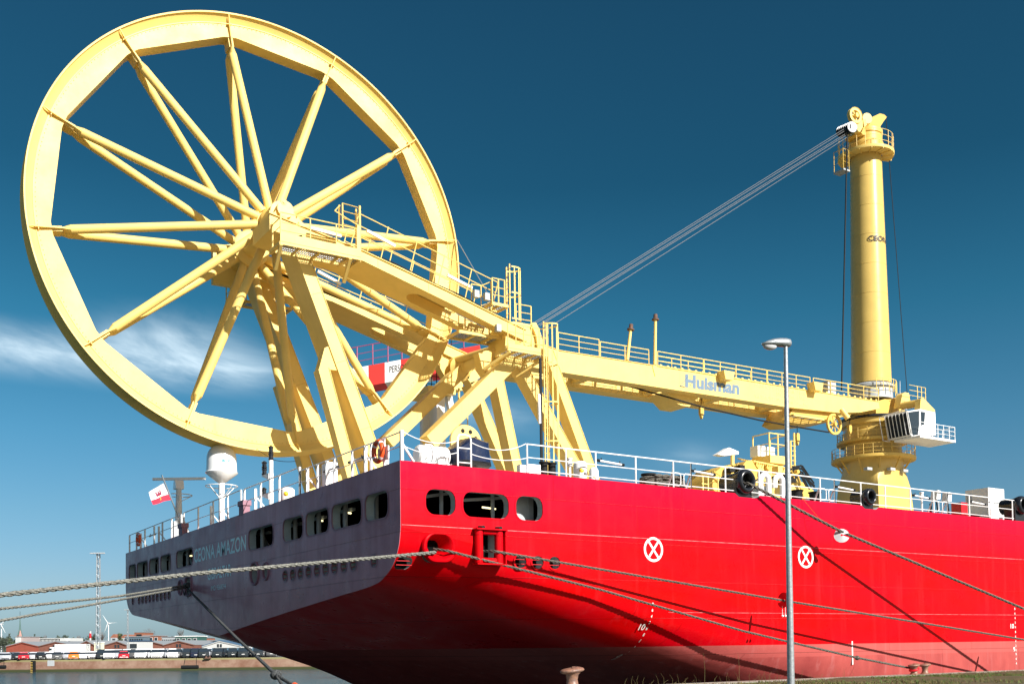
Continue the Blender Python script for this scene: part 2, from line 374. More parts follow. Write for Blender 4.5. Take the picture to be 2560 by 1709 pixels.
def catmull(pts, sub):
    pts = [np.array(p, float) for p in pts]; o = []
    for i in range(len(pts) - 1):
        p0 = pts[max(i - 1, 0)]; p1 = pts[i]; p2 = pts[i + 1]; p3 = pts[min(i + 2, len(pts) - 1)]
        for k in range(sub):
            t = k / sub; o.append(.5 * ((2 * p1) + (p2 - p0) * t + (2 * p0 - 5 * p1 + 4 * p2 - p3) * t * t + (3 * p1 - p0 - 3 * p2 + p3) * t ** 3))
    o.append(pts[-1]); return o
XS = sorted(ST)
def section(x):
    i = max(0, min(len(XS) - 2, int(np.searchsorted(XS, x, side='right')) - 1)); t = (x - XS[i]) / (XS[i + 1] - XS[i])
    a = np.array(ST[XS[i]]); b = np.array(ST[XS[i + 1]])
    # monotone cubic in x for a fair bottom
    def sl(j):
        j0, j1 = max(0, j - 1), min(len(XS) - 1, j + 1)
        return (np.array(ST[XS[j1]]) - np.array(ST[XS[j0]])) / (XS[j1] - XS[j0])
    h = XS[i + 1] - XS[i]; m0, m1 = sl(i) * h, sl(i + 1) * h
    s = (2 * t**3 - 3 * t**2 + 1) * a + (t**3 - 2 * t**2 + t) * m0 + (-2 * t**3 + 3 * t**2) * b + (t**3 - t**2) * m1
    s[0, 0] = a[0, 0] * (1 - t) + b[0, 0] * t
    c = catmull([tuple(q) for q in s], 6)
    c[0][0] = s[0, 0]
    return [(max(q[0], s[0, 0]), q[1]) for q in c]
mb = MB(); rows = []
for x in list(np.arange(0, 30, 1.0)) + [30, 34, 38, 44, 60, 90, 125, 136, 147, 158]:
    half = section(x); zt = topz(x)
    ring = [(x, half[0][0], zt)] + [(x, y, z) for y, z in half] + [(x, BEAM - y, z) for y, z in half[-2::-1]] + [(x, BEAM - half[0][0], zt)]
    rows.append(ring)
mb.grid(rows, closed=True)
nn = len(rows[0]); mb.f.append(tuple(range(nn))); mb.m.append(0); b0 = (len(rows) - 1) * nn; mb.f.append(tuple(b0 + k for k in range(nn - 1, -1, -1))); mb.m.append(0)

def oval(cy, cz, w, h, r, n=5):         # rounded rectangle outline
    r = min(r, w / 2 - 1e-4, h / 2 - 1e-4); o = []
    for sx, sz, a0 in ((1, 1, 0), (-1, 1, 90), (-1, -1, 180), (1, -1, 270)):
        for k in range(n + 1):
            a = radians(a0 + 90 * k / n); o.append((cy + sx * (w / 2 - r) + r * cos(a), cz + sz * (h / 2 - r) + r * sin(a)))
    return o
ZW = 5.775; HW = .83
TWIN = [(.76, 2.37), (2.59, 4.91), (5.14, 7.13), (7.38, 9.30), (10.28, 13.03), (20.59, 23.30), (24.26, 26.14), (26.44, 28.34), (28.67, 30.95), (31.20, 32.73)]
SWIN = [(.79, 1.82), (2.03, 3.67), (3.88, 4.91)]
OPEN_T = []; OPEN_S = []     # (centre, z, w, h, corner radius, depth, kind)
for a, b in TWIN: OPEN_T.append(((a + b) / 2, ZW, b - a, HW, .27, .34, 'window'))
for i in range(9): OPEN_T.append((9.11 - i * .733, 4.17, .50, .40, .2, .5, 'scupper'))
for i in range(9): OPEN_T.append((30.45 - i * .735, 4.19, .50, .40, .2, .5, 'scupper'))
OPEN_T.append((1.76, 4.17, .42, .36, .12, .5, 'scupper')); OPEN_T.append((31.85, 4.2, .42, .36, .15, .5, 'scupper'))
for cy, w, h in ((12.33, .86, .78), (11.08, .56, .56), (22.57, .62, .60)): OPEN_T.append((cy, 4.46, w, h, .4, .45, 'fairlead'))
OPEN_T.append((21.25, 4.45, .95, .80, .3, .5, 'fairlead'))
for a, b in SWIN: OPEN_S.append(((a + b) / 2, ZW + .01, b - a, .79, .30, .40, 'window'))
for cx in (4.05, 4.68, 5.31): OPEN_S.append((cx, 4.15, .47, .43, .2, .45, 'scupper'))
OPEN_S.append((.30, 4.02, .50, .34, .16, .5, 'scupper'))
OPEN_S.append((1.22, 4.44, .98, .80, .38, .5, 'chock')); OPEN_S.append((2.92, 4.55, .40, .86, .05, .5, 'roller'))
cut = MB()
for c, z, w, h, r, dep, k in OPEN_T: cut.prism([(-.2, y, zz) for y, zz in oval(c, z, w, h, r)], (dep + .2, 0, 0))
for c, z, w, h, r, dep, k in OPEN_S: cut.prism([(x, -.2, zz) for x, zz in oval(c, z, w, h, r)], (0, dep + .2 + (.25 if c < .5 else 0), 0))
for a, b, zz in ((13.25, 14.12, .13), (19.95, 20.6, .12)):      # dips in the bulwark for the deck chocks
    t_ = topz(a) + .01; cut.prism([(a - .2, -.3, t_ + .3), (a - .2, -.3, t_), (a, -.3, t_ - zz), (b, -.3, t_ - zz), (b + .2, -.3, t_), (b + .2, -.3, t_ + .3)], (0, 1.1, 0))
ship = thing('ship', 'large red-hulled offshore vessel with a grey-purple stern moored along the quay', 'ship', (0, 0, 0))
def boolean(me_a, cutter, mats, idx=1):
    oa = bpy.data.objects.new('a_', me_a); COL.objects.link(oa)
    mc = mesh_from('c_', cutter, mats, smooth=True)
    mc.polygons.foreach_set('material_index', [idx] * len(mc.polygons))
    oc = bpy.data.objects.new('b_', mc); COL.objects.link(oc)
    md = oa.modifiers.new('b', 'BOOLEAN'); md.operation = 'DIFFERENCE'; md.object = oc; md.solver = 'EXACT'
    dg = bpy.context.evaluated_depsgraph_get(); r = bpy.data.meshes.new_from_object(oa.evaluated_get(dg), depsgraph=dg)
    bpy.data.objects.remove(oa); bpy.data.objects.remove(oc); return r
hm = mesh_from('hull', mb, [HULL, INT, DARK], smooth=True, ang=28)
room = MB().box((.30, .32, 5.12), (5.6, 33.18, 6.42))
hm = boolean(hm, room, [HULL, INT, DARK], 2); hm = boolean(hm, cut, [HULL, INT, DARK], 1); hm.name = 'hull'
for p_ in hm.polygons:
    if abs(p_.normal.y) > .9999 or abs(p_.normal.x) > .9999 or p_.material_index >= 1: p_.use_smooth = False
print('hull', len(hm.vertices), [x.name for x in hm.materials])
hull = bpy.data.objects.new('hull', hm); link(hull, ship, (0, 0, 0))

# window backs and frames, recessed dark rooms behind the openings
for kind, ops in (('T', OPEN_T), ('S', OPEN_S)):
    for c, z, w, h, r, dep, k in ops:
        if k in ('chock', 'roller'): continue
        if kind == 'S' and c < .5:
            q = MB()
            for hh in (-.06, .06): q.tube((c - w / 2, .40, z + hh), (c + w / 2, .40, z + hh), .012, n=5)
            o_ = part('scupper', MB().add([(u, .70, v) for u, v in oval(c, z, w, h, r)], [tuple(range(24))]), DARK, ship); part('guard_bar', q, REDP, o_); continue
        f = MB(); dd = dep - .02
        def pt(u, v, d): return (d, u, v) if kind == 'T' else (u, d, v)
        o1 = oval(c, z, w, h, r); o2 = oval(c, z, w - .05, h - .05, max(.02, r - .02)); n_ = len(o1)
        for d0, d1, ou, inn in ((-.012, .03, oval(c, z, w + .05, h + .05, r + .02), o2),):
            vs = [pt(u, v, d0) for u, v in ou] + [pt(u, v, d0) for u, v in inn] + [pt(u, v, d1) for u, v in inn]
            f.add(vs, [(i, (i + 1) % n_, n_ + (i + 1) % n_, n_ + i) for i in range(n_)] + [(n_ + i, n_ + (i + 1) % n_, 2 * n_ + (i + 1) % n_, 2 * n_ + i) for i in range(n_)])
        nm = {'window': 'window', 'scupper': 'scupper', 'fairlead': 'fairlead'}[k]
        fr = part(nm, f, TRIM if kind == 'T' else HULL, ship)
        bk = MB(); dd = dep - .02
        if k == 'window':
            g_ = MB()
            if kind == 'T':
                yv = c + 1.25 - w * (.02 if w > 2 else .1); g_.tube((.5, yv, 5.15), (.5, yv, 6.4), .085, n=10)
                if w > 1.8: g_.beam((.8, c + 1.2, z + h * .42), (.8, c + 2.6, z + h * .46), .12, .1)
                if w > 2.5: g_.box((1.2, c + 1.9, 5.15), (1.3, c + 2.7, 5.75)); g_.beam((.9, c + 1.3, 5.3), (.9, c + 2.4, 6.1), .1, .18)
            else:
                g_.tube((c + w * .42, .75, 5.15), (c + w * .42, .75, 6.4), .06, n=10); g_.beam((c - w * .3, .9, z + h * .28), (c + w * .7, .9, z + h * .52), .06, .09)
                if w < 1.1 and c > 4: g_.box((c - .2, .7, 5.15), (c + .62, .75, 6.4))
            parts('inner_post', g_, GRYP, fr)
            if (kind == 'T' and round(c, 1) in (3.8, 6.1, 21.9)) or (kind == 'S' and w > 1.4):
                q = MB()
                if kind == 'T': q.tube((.62, c + 1.25, z + .22), (.80, c + 1.45, z + .24), .030)
                else: q.tube((c + .35, .8, z + .06), (c + .85, .85, z + .04), .028)
                part('lamp_tube', q, LAMPON, fr)
        elif k == 'scupper':
            b_ = [pt(u, v, dd) for u, v in o1]; bk.add(b_, [tuple(range(n_))]); part('dark_recess', bk, INT if c < .5 or c > 31 else DARK, fr)
            q = MB()
            for hh in (-.07, .07): q.tube(pt(c - w / 2, z + hh, .05), pt(c + w / 2, z + hh, .05), .012, n=5)
            part('guard_bar', q, REDP, fr)
        else:
            b_ = [pt(u, v, dd) for u, v in o1]; bk.add(b_, [tuple(range(n_))]); part('recess_plate', bk, REDP if c < 21 or c > 22 else WHT, fr)
            ring = [pt(u, v, -.02) for u, v in oval(c, z, w + .06, h + .06, r + .03, 7)]
            q = MB().path(ring, .045, 6, closed=True); part('rim', q, TRIM, fr)

# round mooring chock and roller fairlead on the side
ck = MB(); cx, cz = 1.22, 4.45
rows = []
for u_, d in ((1.10, .03), (1.08, -.03), (1.02, -.075), (.93, -.09), (.84, -.06), (.76, .0), (.66, .09), (.56, .2), (.50, .32), (.46, .44)):
    e = (1.10 - u_) * .12
    rows.append([(cx + (x - cx) * 1.0, d - (.05 if zz < cz - .1 and u_ > .7 else 0), zz + e) for x, zz in oval(cx, cz, .98 * u_, .82 * u_, .36 * u_, 8)])
ck.grid(rows, closed=True); chock = part('mooring_chock', ck, HULL, ship)
d_ = MB().add([(x, .44, zz) for x, zz in oval(cx, cz + .06, .5, .42, .17)], [tuple(range(24))]); part('dark_recess', d_, DARK, chock)
rf = MB()
for xx in (2.52, 3.22): rf.tube((xx, -.10, 4.06), (xx, -.10, 5.02), .125, n=18)
for zz in (4.13, 4.98): rf.tube((2.65, -.08, zz), (3.1, -.08, zz), .09, n=14)
roll = part('roller_fairlead', rf, HULL, ship)
rf = MB(); rf.box((2.36, -.28, 5.03), (3.42, .02, 5.07)); rf.box((2.38, -.26, 4.0), (3.40, .02, 4.04)); rf.box((3.38, -.22, 4.04), (3.41, .02, 5.03))
part('frame', rf, HULL, roll); d_ = MB().box((2.7, .35, 4.1), (3.1, .38, 4.95)); part('dark_recess', d_, DARK, roll)
for xx in (2.6, 3.2): part('lug', MB().tube((xx, -.25, 5.09), (xx, .0, 5.12), .06, n=10), BLK, roll)

# weld lines standing 1 cm proud, thin paint scratches
wl = MB(); wl.box((.04, -.012, 5.06), (125, .01, 5.078)); wl.box((9.9, -.010, 2.635), (125, .01, 2.648)); part('weld_line', wl, mat('weld_line', (.70, .22, .22), .5, col2=(.62, .02, .04), nscale=4), ship)
mk = MB(); mk.box((19.0, -.006, .72), (19.06, .004, 1.6)); part('frame_mark', mk, WTXT, ship)

# ------------------------------------------------------------------ lettering
def text2d(s, bold=0.0):
    cu = bpy.data.curves.new('t', 'FONT'); cu.body = s; cu.size = 1; cu.resolution_u = 3; cu.offset = bold
    o = bpy.data.objects.new('t', cu); COL.objects.link(o); dg = bpy.context.evaluated_depsgraph_get()
    me = bpy.data.meshes.new_from_object(o.evaluated_get(dg), depsgraph=dg); bpy.data.objects.remove(o)
    vs = np.array([(v.co.x, v.co.y) for v in me.vertices]); fs = [tuple(p.vertices) for p in me.polygons]
    mn = vs.min(0); mxx = vs.max(0); return (vs - mn) / (mxx - mn), fs
def text_on(s, fn, bold=0.0):        # fn maps u,v in 0..1 to a world point
    vs, fs = text2d(s, bold); return MB().add([fn(u, v) for u, v in vs], fs)
def lett(s, fn, m, parent, name='lettering', bold=0.0, label=None): return part(name, text_on(s, fn, bold), m, parent, smooth=False, label=label)
def bil(p00, p10, p01, p11): return lambda u, v: V(p00) * (1 - u) * (1 - v) + V(p10) * u * (1 - v) + V(p01) * (1 - u) * v + V(p11) * u * v
lett('CEONA AMAZON', lambda u, v: (-.006, 20.35 - 7.05 * u, 5.43 + .61 * v), STXT, ship, bold=.018)
lett('GIBRALTAR', lambda u, v: (-.006, 18.35 - 3.2 * u, 4.54 + .50 * v), STXT, ship, bold=.02)
lett('IMO 9568094', lambda u, v: (-.006, 17.85 - 2.02 * u, 4.07 + .21 * v), STXT, ship)
for cx in (9.30, 16.58):           # crossed circles: tug pushing points
    m_ = MB(); n = 40
    vs = [(cx + rr * cos(2 * pi * k / n), -.008, 4.715 + rr * sin(2 * pi * k / n)) for rr in (.41, .33) for k in range(n)]
    m_.add(vs, [(k, (k + 1) % n, n + (k + 1) % n, n + k) for k in range(n)])
    for s_ in (1, -1):
        a = radians(52 * s_); dx, dz = cos(a) * .345, sin(a) * .345; nx, nz = -sin(a) * .036, cos(a) * .036
        m_.add([(cx - dx - nx, -.009 - .002 * s_, 4.715 - dz - nz), (cx + dx - nx, -.009 - .002 * s_, 4.715 + dz - nz), (cx + dx + nx, -.009 - .002 * s_, 4.715 + dz + nz), (cx - dx + nx, -.009 - .002 * s_, 4.715 - dz + nz)], [(0, 1, 2, 3)])
    part('push_mark', m_, WTXT, ship, smooth=False)
def hull_y(x, z):
    sec = section(x)
    if z >= sec[0][1]: return sec[0][0]
    for (y0, z0), (y1, z1) in zip(sec, sec[1:]):
        if z1 <= z <= z0: return y0 + (y1 - y0) * (z0 - z) / (z0 - z1 + 1e-9)
    return sec[-1][0]
def drafts(x0, seq, zoff):
    m_ = MB()
    for s, z, hgt, dx in seq:
        w = hgt * .62 * len(s)
        vs, fs = text2d(s, .01)
        m_.add([(x0 + dx + w * u, hull_y(x0, z + hgt * v) - .012, z + hgt * v) for u, v in vs], fs)
    part('draught_marks', m_, WTXT, ship, smooth=False)
def dseq(top, zt, n):
    o = []; lab = ['8', '6', '4', '2']; z = zt; k = 0; m = top
    while k < n:
        for s in lab: o.append((s, z, .10, 0)); z -= .2
        o.append(('M', z, .10, 0)); o.append((str(m), z, .20, -.16 * len(str(m)))); z -= .2; m -= 1; k += 1
    return o
drafts(9.2, dseq(10, 2.86, 2), 0); drafts(29.6, dseq(10, 2.86, 2) + [('8', .9, .1, 0), ('6', .7, .1, 0), ('4', .5, .1, 0)], 0)
def scribble(y0, z0):
    lett('HBTOB', lambda u, v: (.6 + .5 * u, y0 + .02, z0 + .05 * v), GTXT, ship)

# ------------------------------------------------------------------ railings of the ship
def rail_run(posts, h, rails, r=.022, pr=.028, lean=(0, 0, 0)):
    q = MB(); posts = [V(p) for p in posts]
    for p in posts: q.tube(p, p + V(lean) + V((0, 0, h)), pr, n=6)
    for k, hh in enumerate(rails):
        for a, b in zip(posts, posts[1:]): q.tube(a + V((0, 0, hh)), b + V((0, 0, hh)), r if k == 0 else r * .7, n=6)
    return q
H = .93
px = [4.43, 5.9, 7.07, 8.72, 10.35, 11.15, 12.75, 14.4, 16.0, 17.6, 18.4, 19.9, 21.35, 22.9, 24.4, 25.3, 26.8, 28.3, 29.9, 31.5, 33.1, 34.7]
for i in range(0, len(px) - 1, 5):
    seg = px[i:i + 6]
    part('side_railing', rail_run([(x, .14, topz(x) - .02) for x in seg], H, (H, H * .56, H * .14)), WHT, ship)
q = MB()
for x in (10.35, 11.15, 17.6, 18.4, 24.4, 25.3):     # rail braces and gate loops
    z = topz(x); q.tube((x - .02, .45, z), (x, .14, z + .62), .028)
    s_ = 1 if x in (10.35, 17.6, 24.4) else -1
    q.path([(x + s_ * .06, .14, z + .52), (x + s_ * .25, .14, z + .52), (x + s_ * .33, .14, z + .45), (x + s_ * .33, .14, z + .16), (x + s_ * .25, .14, z + .09), (x + s_ * .06, .14, z + .09)], .018)
part('gate_loops', q, WHT, ship)
ty = [33.2, 31.6, 29.8, 27.9, 26.3, 24.6, 22.9]; 
part('stern_railing', rail_run([(.14, y, 6.9) for y in ty], .98, (.98, .55), pr=.045), WHT, ship)
part('stern_railing', rail_run([(.14, y, 6.9) for y in (22.5, 20.2, 18.0, 16.0, 14.3)], 1.02, (1.02, .5), pr=.04), WHT, ship)
part('stern_railing', rail_run([(.14, y, 6.9) for y in (13.9, 12.0, 10.0, 8.0)], 1.0, (1.0, .5), pr=.045), WHT, ship)
part('stern_railing', rail_run([(.14, y, 6.9) for y in (8.0, 6.4, 5.0, 3.6, 2.2, 1.3, .12)], .86, (.86, .45), pr=.045), WHT, ship)
q = MB()
for y in (30.7, 27.0, 18.3, 16.9, 12.6, 7.3, 5.6, 2.6):
    q.beam((.14, y, 6.9), (.14, y, 7.75), .10, .05); q.beam((.55, y - .15, 6.92), (.16, y, 7.45), .08, .05)
parts('rail_brace', q, WHT, ship)
for y in (22.55, 13.85): parts('bulwark_stub', MB().box((-.012, y - .28, 6.85), (.25, y + .28, 7.22)).box((-.05, y - .33, 7.22), (.29, y + .33, 7.42)), TRIM, ship)
# corner post with a light bracket
part('corner_post', MB().beam((.1, .08, 6.88), (.1, .08, 7.78), .09, .09).beam((.5, .1, 6.9), (.12, .08, 7.4), .06, .05).box((.12, 1.0, 7.1), (.16, 1.7, 7.5)), WHT, ship)

def tube_light(a, b, parent):
    t = MB().tube(a, b, .035, n=8); d = (V(b) - V(a)); o = part('strip_lamp', t, WHT, parent)
    e = MB().tube(V(a) - d * .06, V(a) + d * .03, .05).tube(V(b) - d * .03, V(b) + d * .08, .05)
    for p_ in (V(a) + d * .1, V(b) - d * .1): e.tube(p_, p_ + V((0, 0, .1)), .02)
    part('end_cap', e, BLK, o)
for x in (7.25, 11.3, 18.6, 25.6 - 2.4, 27.0): tube_light((x, .2, topz(x) + .66), (x + .95, .2, topz(x) + .60), ship)
for y in (5.9, 3.9, 29.0): tube_light((.2, y, 7.45), (.2, y - 1.0, 7.45), ship)
part('deck', MB().prism([(.3, .35, topz(.3) + .004), (120, .35, topz(120) + .004), (120, 33.15, topz(120) + .004), (.3, 33.15, topz(.3) + .004)], (0, 0, .012)), mat('deck_paint', (.42, .38, .30), .7, noise=.3), ship)

# ------------------------------------------------------------------ the great pipe-laying wheel
yw, tl = .031, -.023
WN = V((sin(yw) * cos(tl), cos(yw) * cos(tl), sin(tl))); WE1 = WN.cross(V((0, 0, 1))).normalized(); WE2 = WE1.cross(WN)
WC = V((1.898, 16.4, 19.329)) + WN * .56
def wp(r, a, ax): return WC + WE1 * (r * cos(a)) + WE2 * (r * sin(a)) + WN * ax
wheel = thing('pipelay_wheel', 'giant pale yellow spoked wheel standing over the stern of the red ship', 'wheel', WC)
PH = radians(8.9); NSP = 12; RN = 8.56
def inner_r(a):
    d = ((a - PH) % (2 * pi / NSP)) - pi / NSP
    r = RN * cos(pi / NSP) / cos(d)
    return min(r, RN - .09 + .02 * cos(d))
rows = []
NA = 360
for i in range(NA):
    a = 2 * pi * i / NA; ri = inner_r(a)
    sec = [(ri, -.33), (9.03, -.33), (9.03, -.36), (9.075, -.36), (9.08, -.335), (9.27, -.44), (9.36, -.53), (9.355, -.585), (9.415, -.59), (9.425, -.575), (9.43, -.51), (9.33, -.40), (9.20, -.24), (9.15, 0)]
    sec = sec + [(r, -x) for r, x in sec[-2::-1]]
    rows.append([wp(r, a, x) for r, x in sec])
rows.append(rows[0])
rim = part('rim', MB().grid(rows, closed=True), YEL, wheel, ang=24)
bl = MB()
for i in range(300):
    a = 2 * pi * i / 300
    for sgn in (-1,):
        p = wp(8.975, a, -.33); bl.tube(p, p - WN * .035, .016, n=5)
sb_ = part('seam_bolts', bl, YELD, rim); sb_['kind'] = 'stuff'
for k in range(NSP):
    a = PH + 2 * pi * k / NSP; rad = WE1 * cos(a) + WE2 * sin(a); tan_ = WE2 * cos(a) - WE1 * sin(a)
    for sgn in (-1, 1):
        A_ = WC + rad * 8.02 + WN * (sgn * .20); B_ = WC + rad * .62 + WN * (sgn * 1.55)
        d = (B_ - A_).normalized(); m_ = MB().tube(A_ + d * .25, B_, .178, n=20)
        # flattened end
        u = tan_; w_ = d.cross(u).normalized(); r0 = [A_ + d * .25 + u * (.178 * cos(t)) + w_ * (.178 * sin(t)) for t in [2 * pi * j / 16 for j in range(16)]]
        r1 = [A_ - rad * -.12 + u * (.03 * cos(t)) + w_ * (.20 * sin(t)) for t in [2 * pi * j / 16 for j in range(16)]]
        m_.grid([r0, r1], closed=True)
        part('spoke', m_, YEL, wheel)
    g = MB()
    for sgn in (-1, 1):
        poly = [(7.75, .12), (8.0, .40), (8.35, .43), (8.7, .42), (9.05, .47), (9.35, .585), (9.3, .5), (9.03, .33), (8.5, .33), (7.9, .05)]
        poly = [(7.72, .10), (8.02, .40), (8.55, .45), (9.02, .50), (9.35, .60), (9.02, .32), (8.45, .32), (7.9, .03)]
        g.prism([WC + rad * r + WN * (sgn * x) - tan_ * .02 for r, x in poly], tan_ * .04)
        g.prism([WC + rad * 8.98 + WN * (sgn * .33) - tan_ * .1, WC + rad * 8.98 + WN * (sgn * .47) - tan_ * .1, WC + rad * 8.98 + WN * (sgn * .47) + tan_ * .1, WC + rad * 8.98 + WN * (sgn * .33) + tan_ * .1], rad * .03)
    g.prism([WC + rad * 8.1 + WN * x_ - tan_ * s_ for x_, s_ in ((-.30, .10), (.30, .10), (.30, -.10), (-.30, -.10))], rad * .5)
    part('gusset', g, YEL, wheel)
hb = MB()
for s_ in (-1, 1):
    c_ = WC + WN * (s_ * 1.42); hb.lathe([(.3, -.2), (.70, -.2), (.80, -.16), (.80, .12), (.74, .17), (.3, .17)], c_, WN * s_, 40)
hb.lathe([(.42, -1.4), (.42, 1.4)], WC, WN, 28)
hub = part('hub', hb, YEL, wheel)
part('bearing', MB().lathe([(.55, 1.5), (.60, 1.56), (.60, 1.95), (.50, 2.1), (.50, 2.9)], WC, -WN, 32).lathe([(.60, 1.5), (.60, 1.95), (.5, 2.1), (.5, 2.6)], WC, WN, 32), YELD, hub)

# ------------------------------------------------------------------ tower that carries the wheel
tower = thing('wheel_frame', 'yellow steel A-frame with box arms, legs and ladders holding the great wheel', 'frame', (6, 16.8, 6.9))
def slab_slot(q, x0, x1, y0, y1, hx0, hx1, hy0, hy1, zb, zt, n=40):
    cxx, cyy = (hx0 + hx1) / 2, (hy0 + hy1) / 2; hole = oval(cxx, cyy, hx1 - hx0, hy1 - hy0, (hy1 - hy0) / 2 - .01, 9)
    outer = []
    for x, y in hole:
        nx = (x - cxx) / ((hx1 - hx0) / 2); ny = (y - cyy) / ((hy1 - hy0) / 2)
        if abs(y - cyy) > (hy1 - hy0) / 2 * .72: outer.append([x, y1 if y > cyy else y0])
        else: outer.append([x1 if x > cxx else x0, y])
    # snap the four corners
    oc = [((x1, y1)), ((x0, y1)), ((x0, y0)), ((x1, y0))]
    for c in oc:
        k = min(range(len(outer)), key=lambda i: (outer[i][0] - c[0]) ** 2 * .2 + (outer[i][1] - c[1]) ** 2); outer[k] = list(c)
    N_ = len(hole); rows = []
    ob = [(x, y, zb(x)) for x, y in outer]; ot = [(x, y, zt(x)) for x, y in outer]; hb_ = [(x, y, zb(x)) for x, y in hole]; ht = [(x, y, zt(x)) for x, y in hole]
    q.grid([hb_, ob], closed=True); q.grid([ob, ot], closed=True); q.grid([ot, ht], closed=True); q.grid([ht, hb_], closed=True)
def arm(x0, y0, y1, dx, dz, outer_first):
    def zt(x): x = x - dx; return np.interp(x, [0, 4.95, 8.69, 12.6, 16], [18.95, 18.05, 17.12, 16.05, 15.3]) + dz
    def zb(x): x = x - dx; return np.interp(x, [0, 1.5, 4.94, 8.69, 12.6, 16], [18.25, 18.05, 17.62, 16.62, 15.5, 14.8]) + dz
    q = MB(); xs = list(np.linspace(x0 + dx, 6.9 + dx, 8))
    for a, b in zip(xs, xs[1:]):
        q.add([(a, y0, zb(a)), (a, y1, zb(a)), (a, y1, zt(a)), (a, y0, zt(a)), (b, y0, zb(b)), (b, y1, zb(b)), (b, y1, zt(b)), (b, y0, zt(b))], [(0, 1, 5, 4), (1, 2, 6, 5), (2, 3, 7, 6), (3, 0, 4, 7)])
    a = xs[0]; q.add([(a, y0, zb(a)), (a, y1, zb(a)), (a, y1, zt(a)), (a, y0, zt(a))], [(0, 1, 2, 3)])
    slab_slot(q, 6.9 + dx, 13.0 + dx, y0, y1, 7.5 + dx, 12.3 + dx, y0 + .5, y1 - .45, zb, zt)
    # raised inboard rib
    yi = (y0 + .85, y1) if outer_first else (y0, y1 - .85)
    q.add([V((x, y, z)) for x in (1.2 + dx, 9.6 + dx) for y in yi for z in (zt(x) - .05, zt(x) + (.55 if x < 5 + dx else .02))], [(0, 1, 3, 2), (4, 6, 7, 5), (0, 4, 5, 1), (2, 3, 7, 6), (1, 5, 7, 3)])
    o = part('arm', q, YEL, tower, ang=30)
    q = MB()          # flange edges
    for yy in ((y0 - .03,) if outer_first else (y0 - .03,)):
        for fz in (zt, zb):
            pts = [(x, yy, fz(x)) for x in np.linspace(x0 + dx, 13 + dx, 10)]
            for a_, b_ in zip(pts, pts[1:]): q.beam(a_, b_, .07, .03)
    part('flange', q, YEL, o); return zt, zb
zt1, zb1 = arm(.9, 13.0, 15.0, 0, 0, True)
zt2, zb2 = arm(1.2, 18.6, 20.6, .8, .1, False)
def legf(name, A, B, y0, y1, th, top_ext=0, th2=None, flange=True):      # box leg in a fore-aft plane: near face at y0
    A = V((A[0], 0, A[1])); B = V((B[0], 0, B[1])); d = (A - B).normalized(); A = A + d * top_ext; t = V((-d.z, 0, d.x)); t2 = th2 or th
    q = MB().prism([A + t * th / 2 + V((0, y0, 0)), A - t * th / 2 + V((0, y0, 0)), B - t * t2 / 2 + V((0, y0, 0)), B + t * t2 / 2 + V((0, y0, 0))], (0, y1 - y0, 0))
    if flange:
        for s_ in (-1, 1): q.prism([A + t * s_ * th / 2 + V((0, y0 - .035, 0)), A + t * s_ * (th / 2 + .022) + V((0, y0 - .035, 0)), B + t * s_ * (t2 / 2 + .022) + V((0, y0 - .035, 0)), B + t * s_ * t2 / 2 + V((0, y0 - .035, 0))], (0, y1 - y0 + .07, 0))
    return part(name, q, YEL, tower)
legf('leg', (2.06, 17.9), (6.45, 6.9), 13.0, 14.3, .52, .2)
legf('leg', (3.15, 12.9), (4.87, 6.9), 13.02, 13.5, .45)
parts('leg_root', MB().prism([(2.95, 13.03, 12.85), (3.4, 13.03, 12.9), (3.75, 13.03, 12.9), (3.45, 13.03, 13.9), (3.2, 13.03, 13.75)], (0, .45, 0)), YEL, tower)
legf('leg', (2.45, 18.6), (7.3, 6.9), 18.9, 20.2, .52, .3)
legf('leg', (3.6, 13.6), (5.75, 6.9), 18.92, 19.5, .45)
# foot flares at the stern edge
q = MB()
for (x, y0, y1) in ((4.87, 13.02, 13.9), (6.45, 13, 14.3)): q.prism([(x - .8, y0 + .1, 6.9), (x + .8, y0 + .1, 6.9), (x + .15, y0 + .1, 7.9), (x - .35, y0 + .1, 7.9)], (0, y1 - y0 - .2, 0))
parts('foot_gusset', q, YEL, tower)
# diagonal braces aft of the pivots, on white pedestals
def px_beam(name, a, b, w, h, ext=0): 
    A_, B_ = P(a[0], a[1], Y=a[2]), P(b[0], b[1], Y=b[2]); d = (B_ - A_).normalized(); q = MB().beam(A_ - d * ext, B_, w, h, up=V((0, 0, 1)))
    for s_ in (-1, 1):
        t = (V((0, 0, 1)) - d * d.z).normalized(); q.beam(A_ - d * ext + t * s_ * (h / 2 + .012), B_ + t * s_ * (h / 2 + .012), w + .07, .024, up=V((0, 0, 1)))
    return part(name, q, YEL, tower), A_, B_
b1, A1, B1 = px_beam('brace', (1300, 878, 13.4), (1069, 1107, 13.4), .72, .60, .2)
b2, A2, B2 = px_beam('brace', (1150, 928, 18.2), (965, 1106, 18.2), .72, .56, .2)
q = MB()
q.box((B1.x - .28, B1.y - .3, 6.9), (B1.x + .28, B1.y + .3, B1.z - .1)); q.box((B2.x - .08, B2.y - .1, 6.9), (B2.x + .1, B2.y + .1, B2.z - .1))
parts('pedestal', q, WHT, tower)
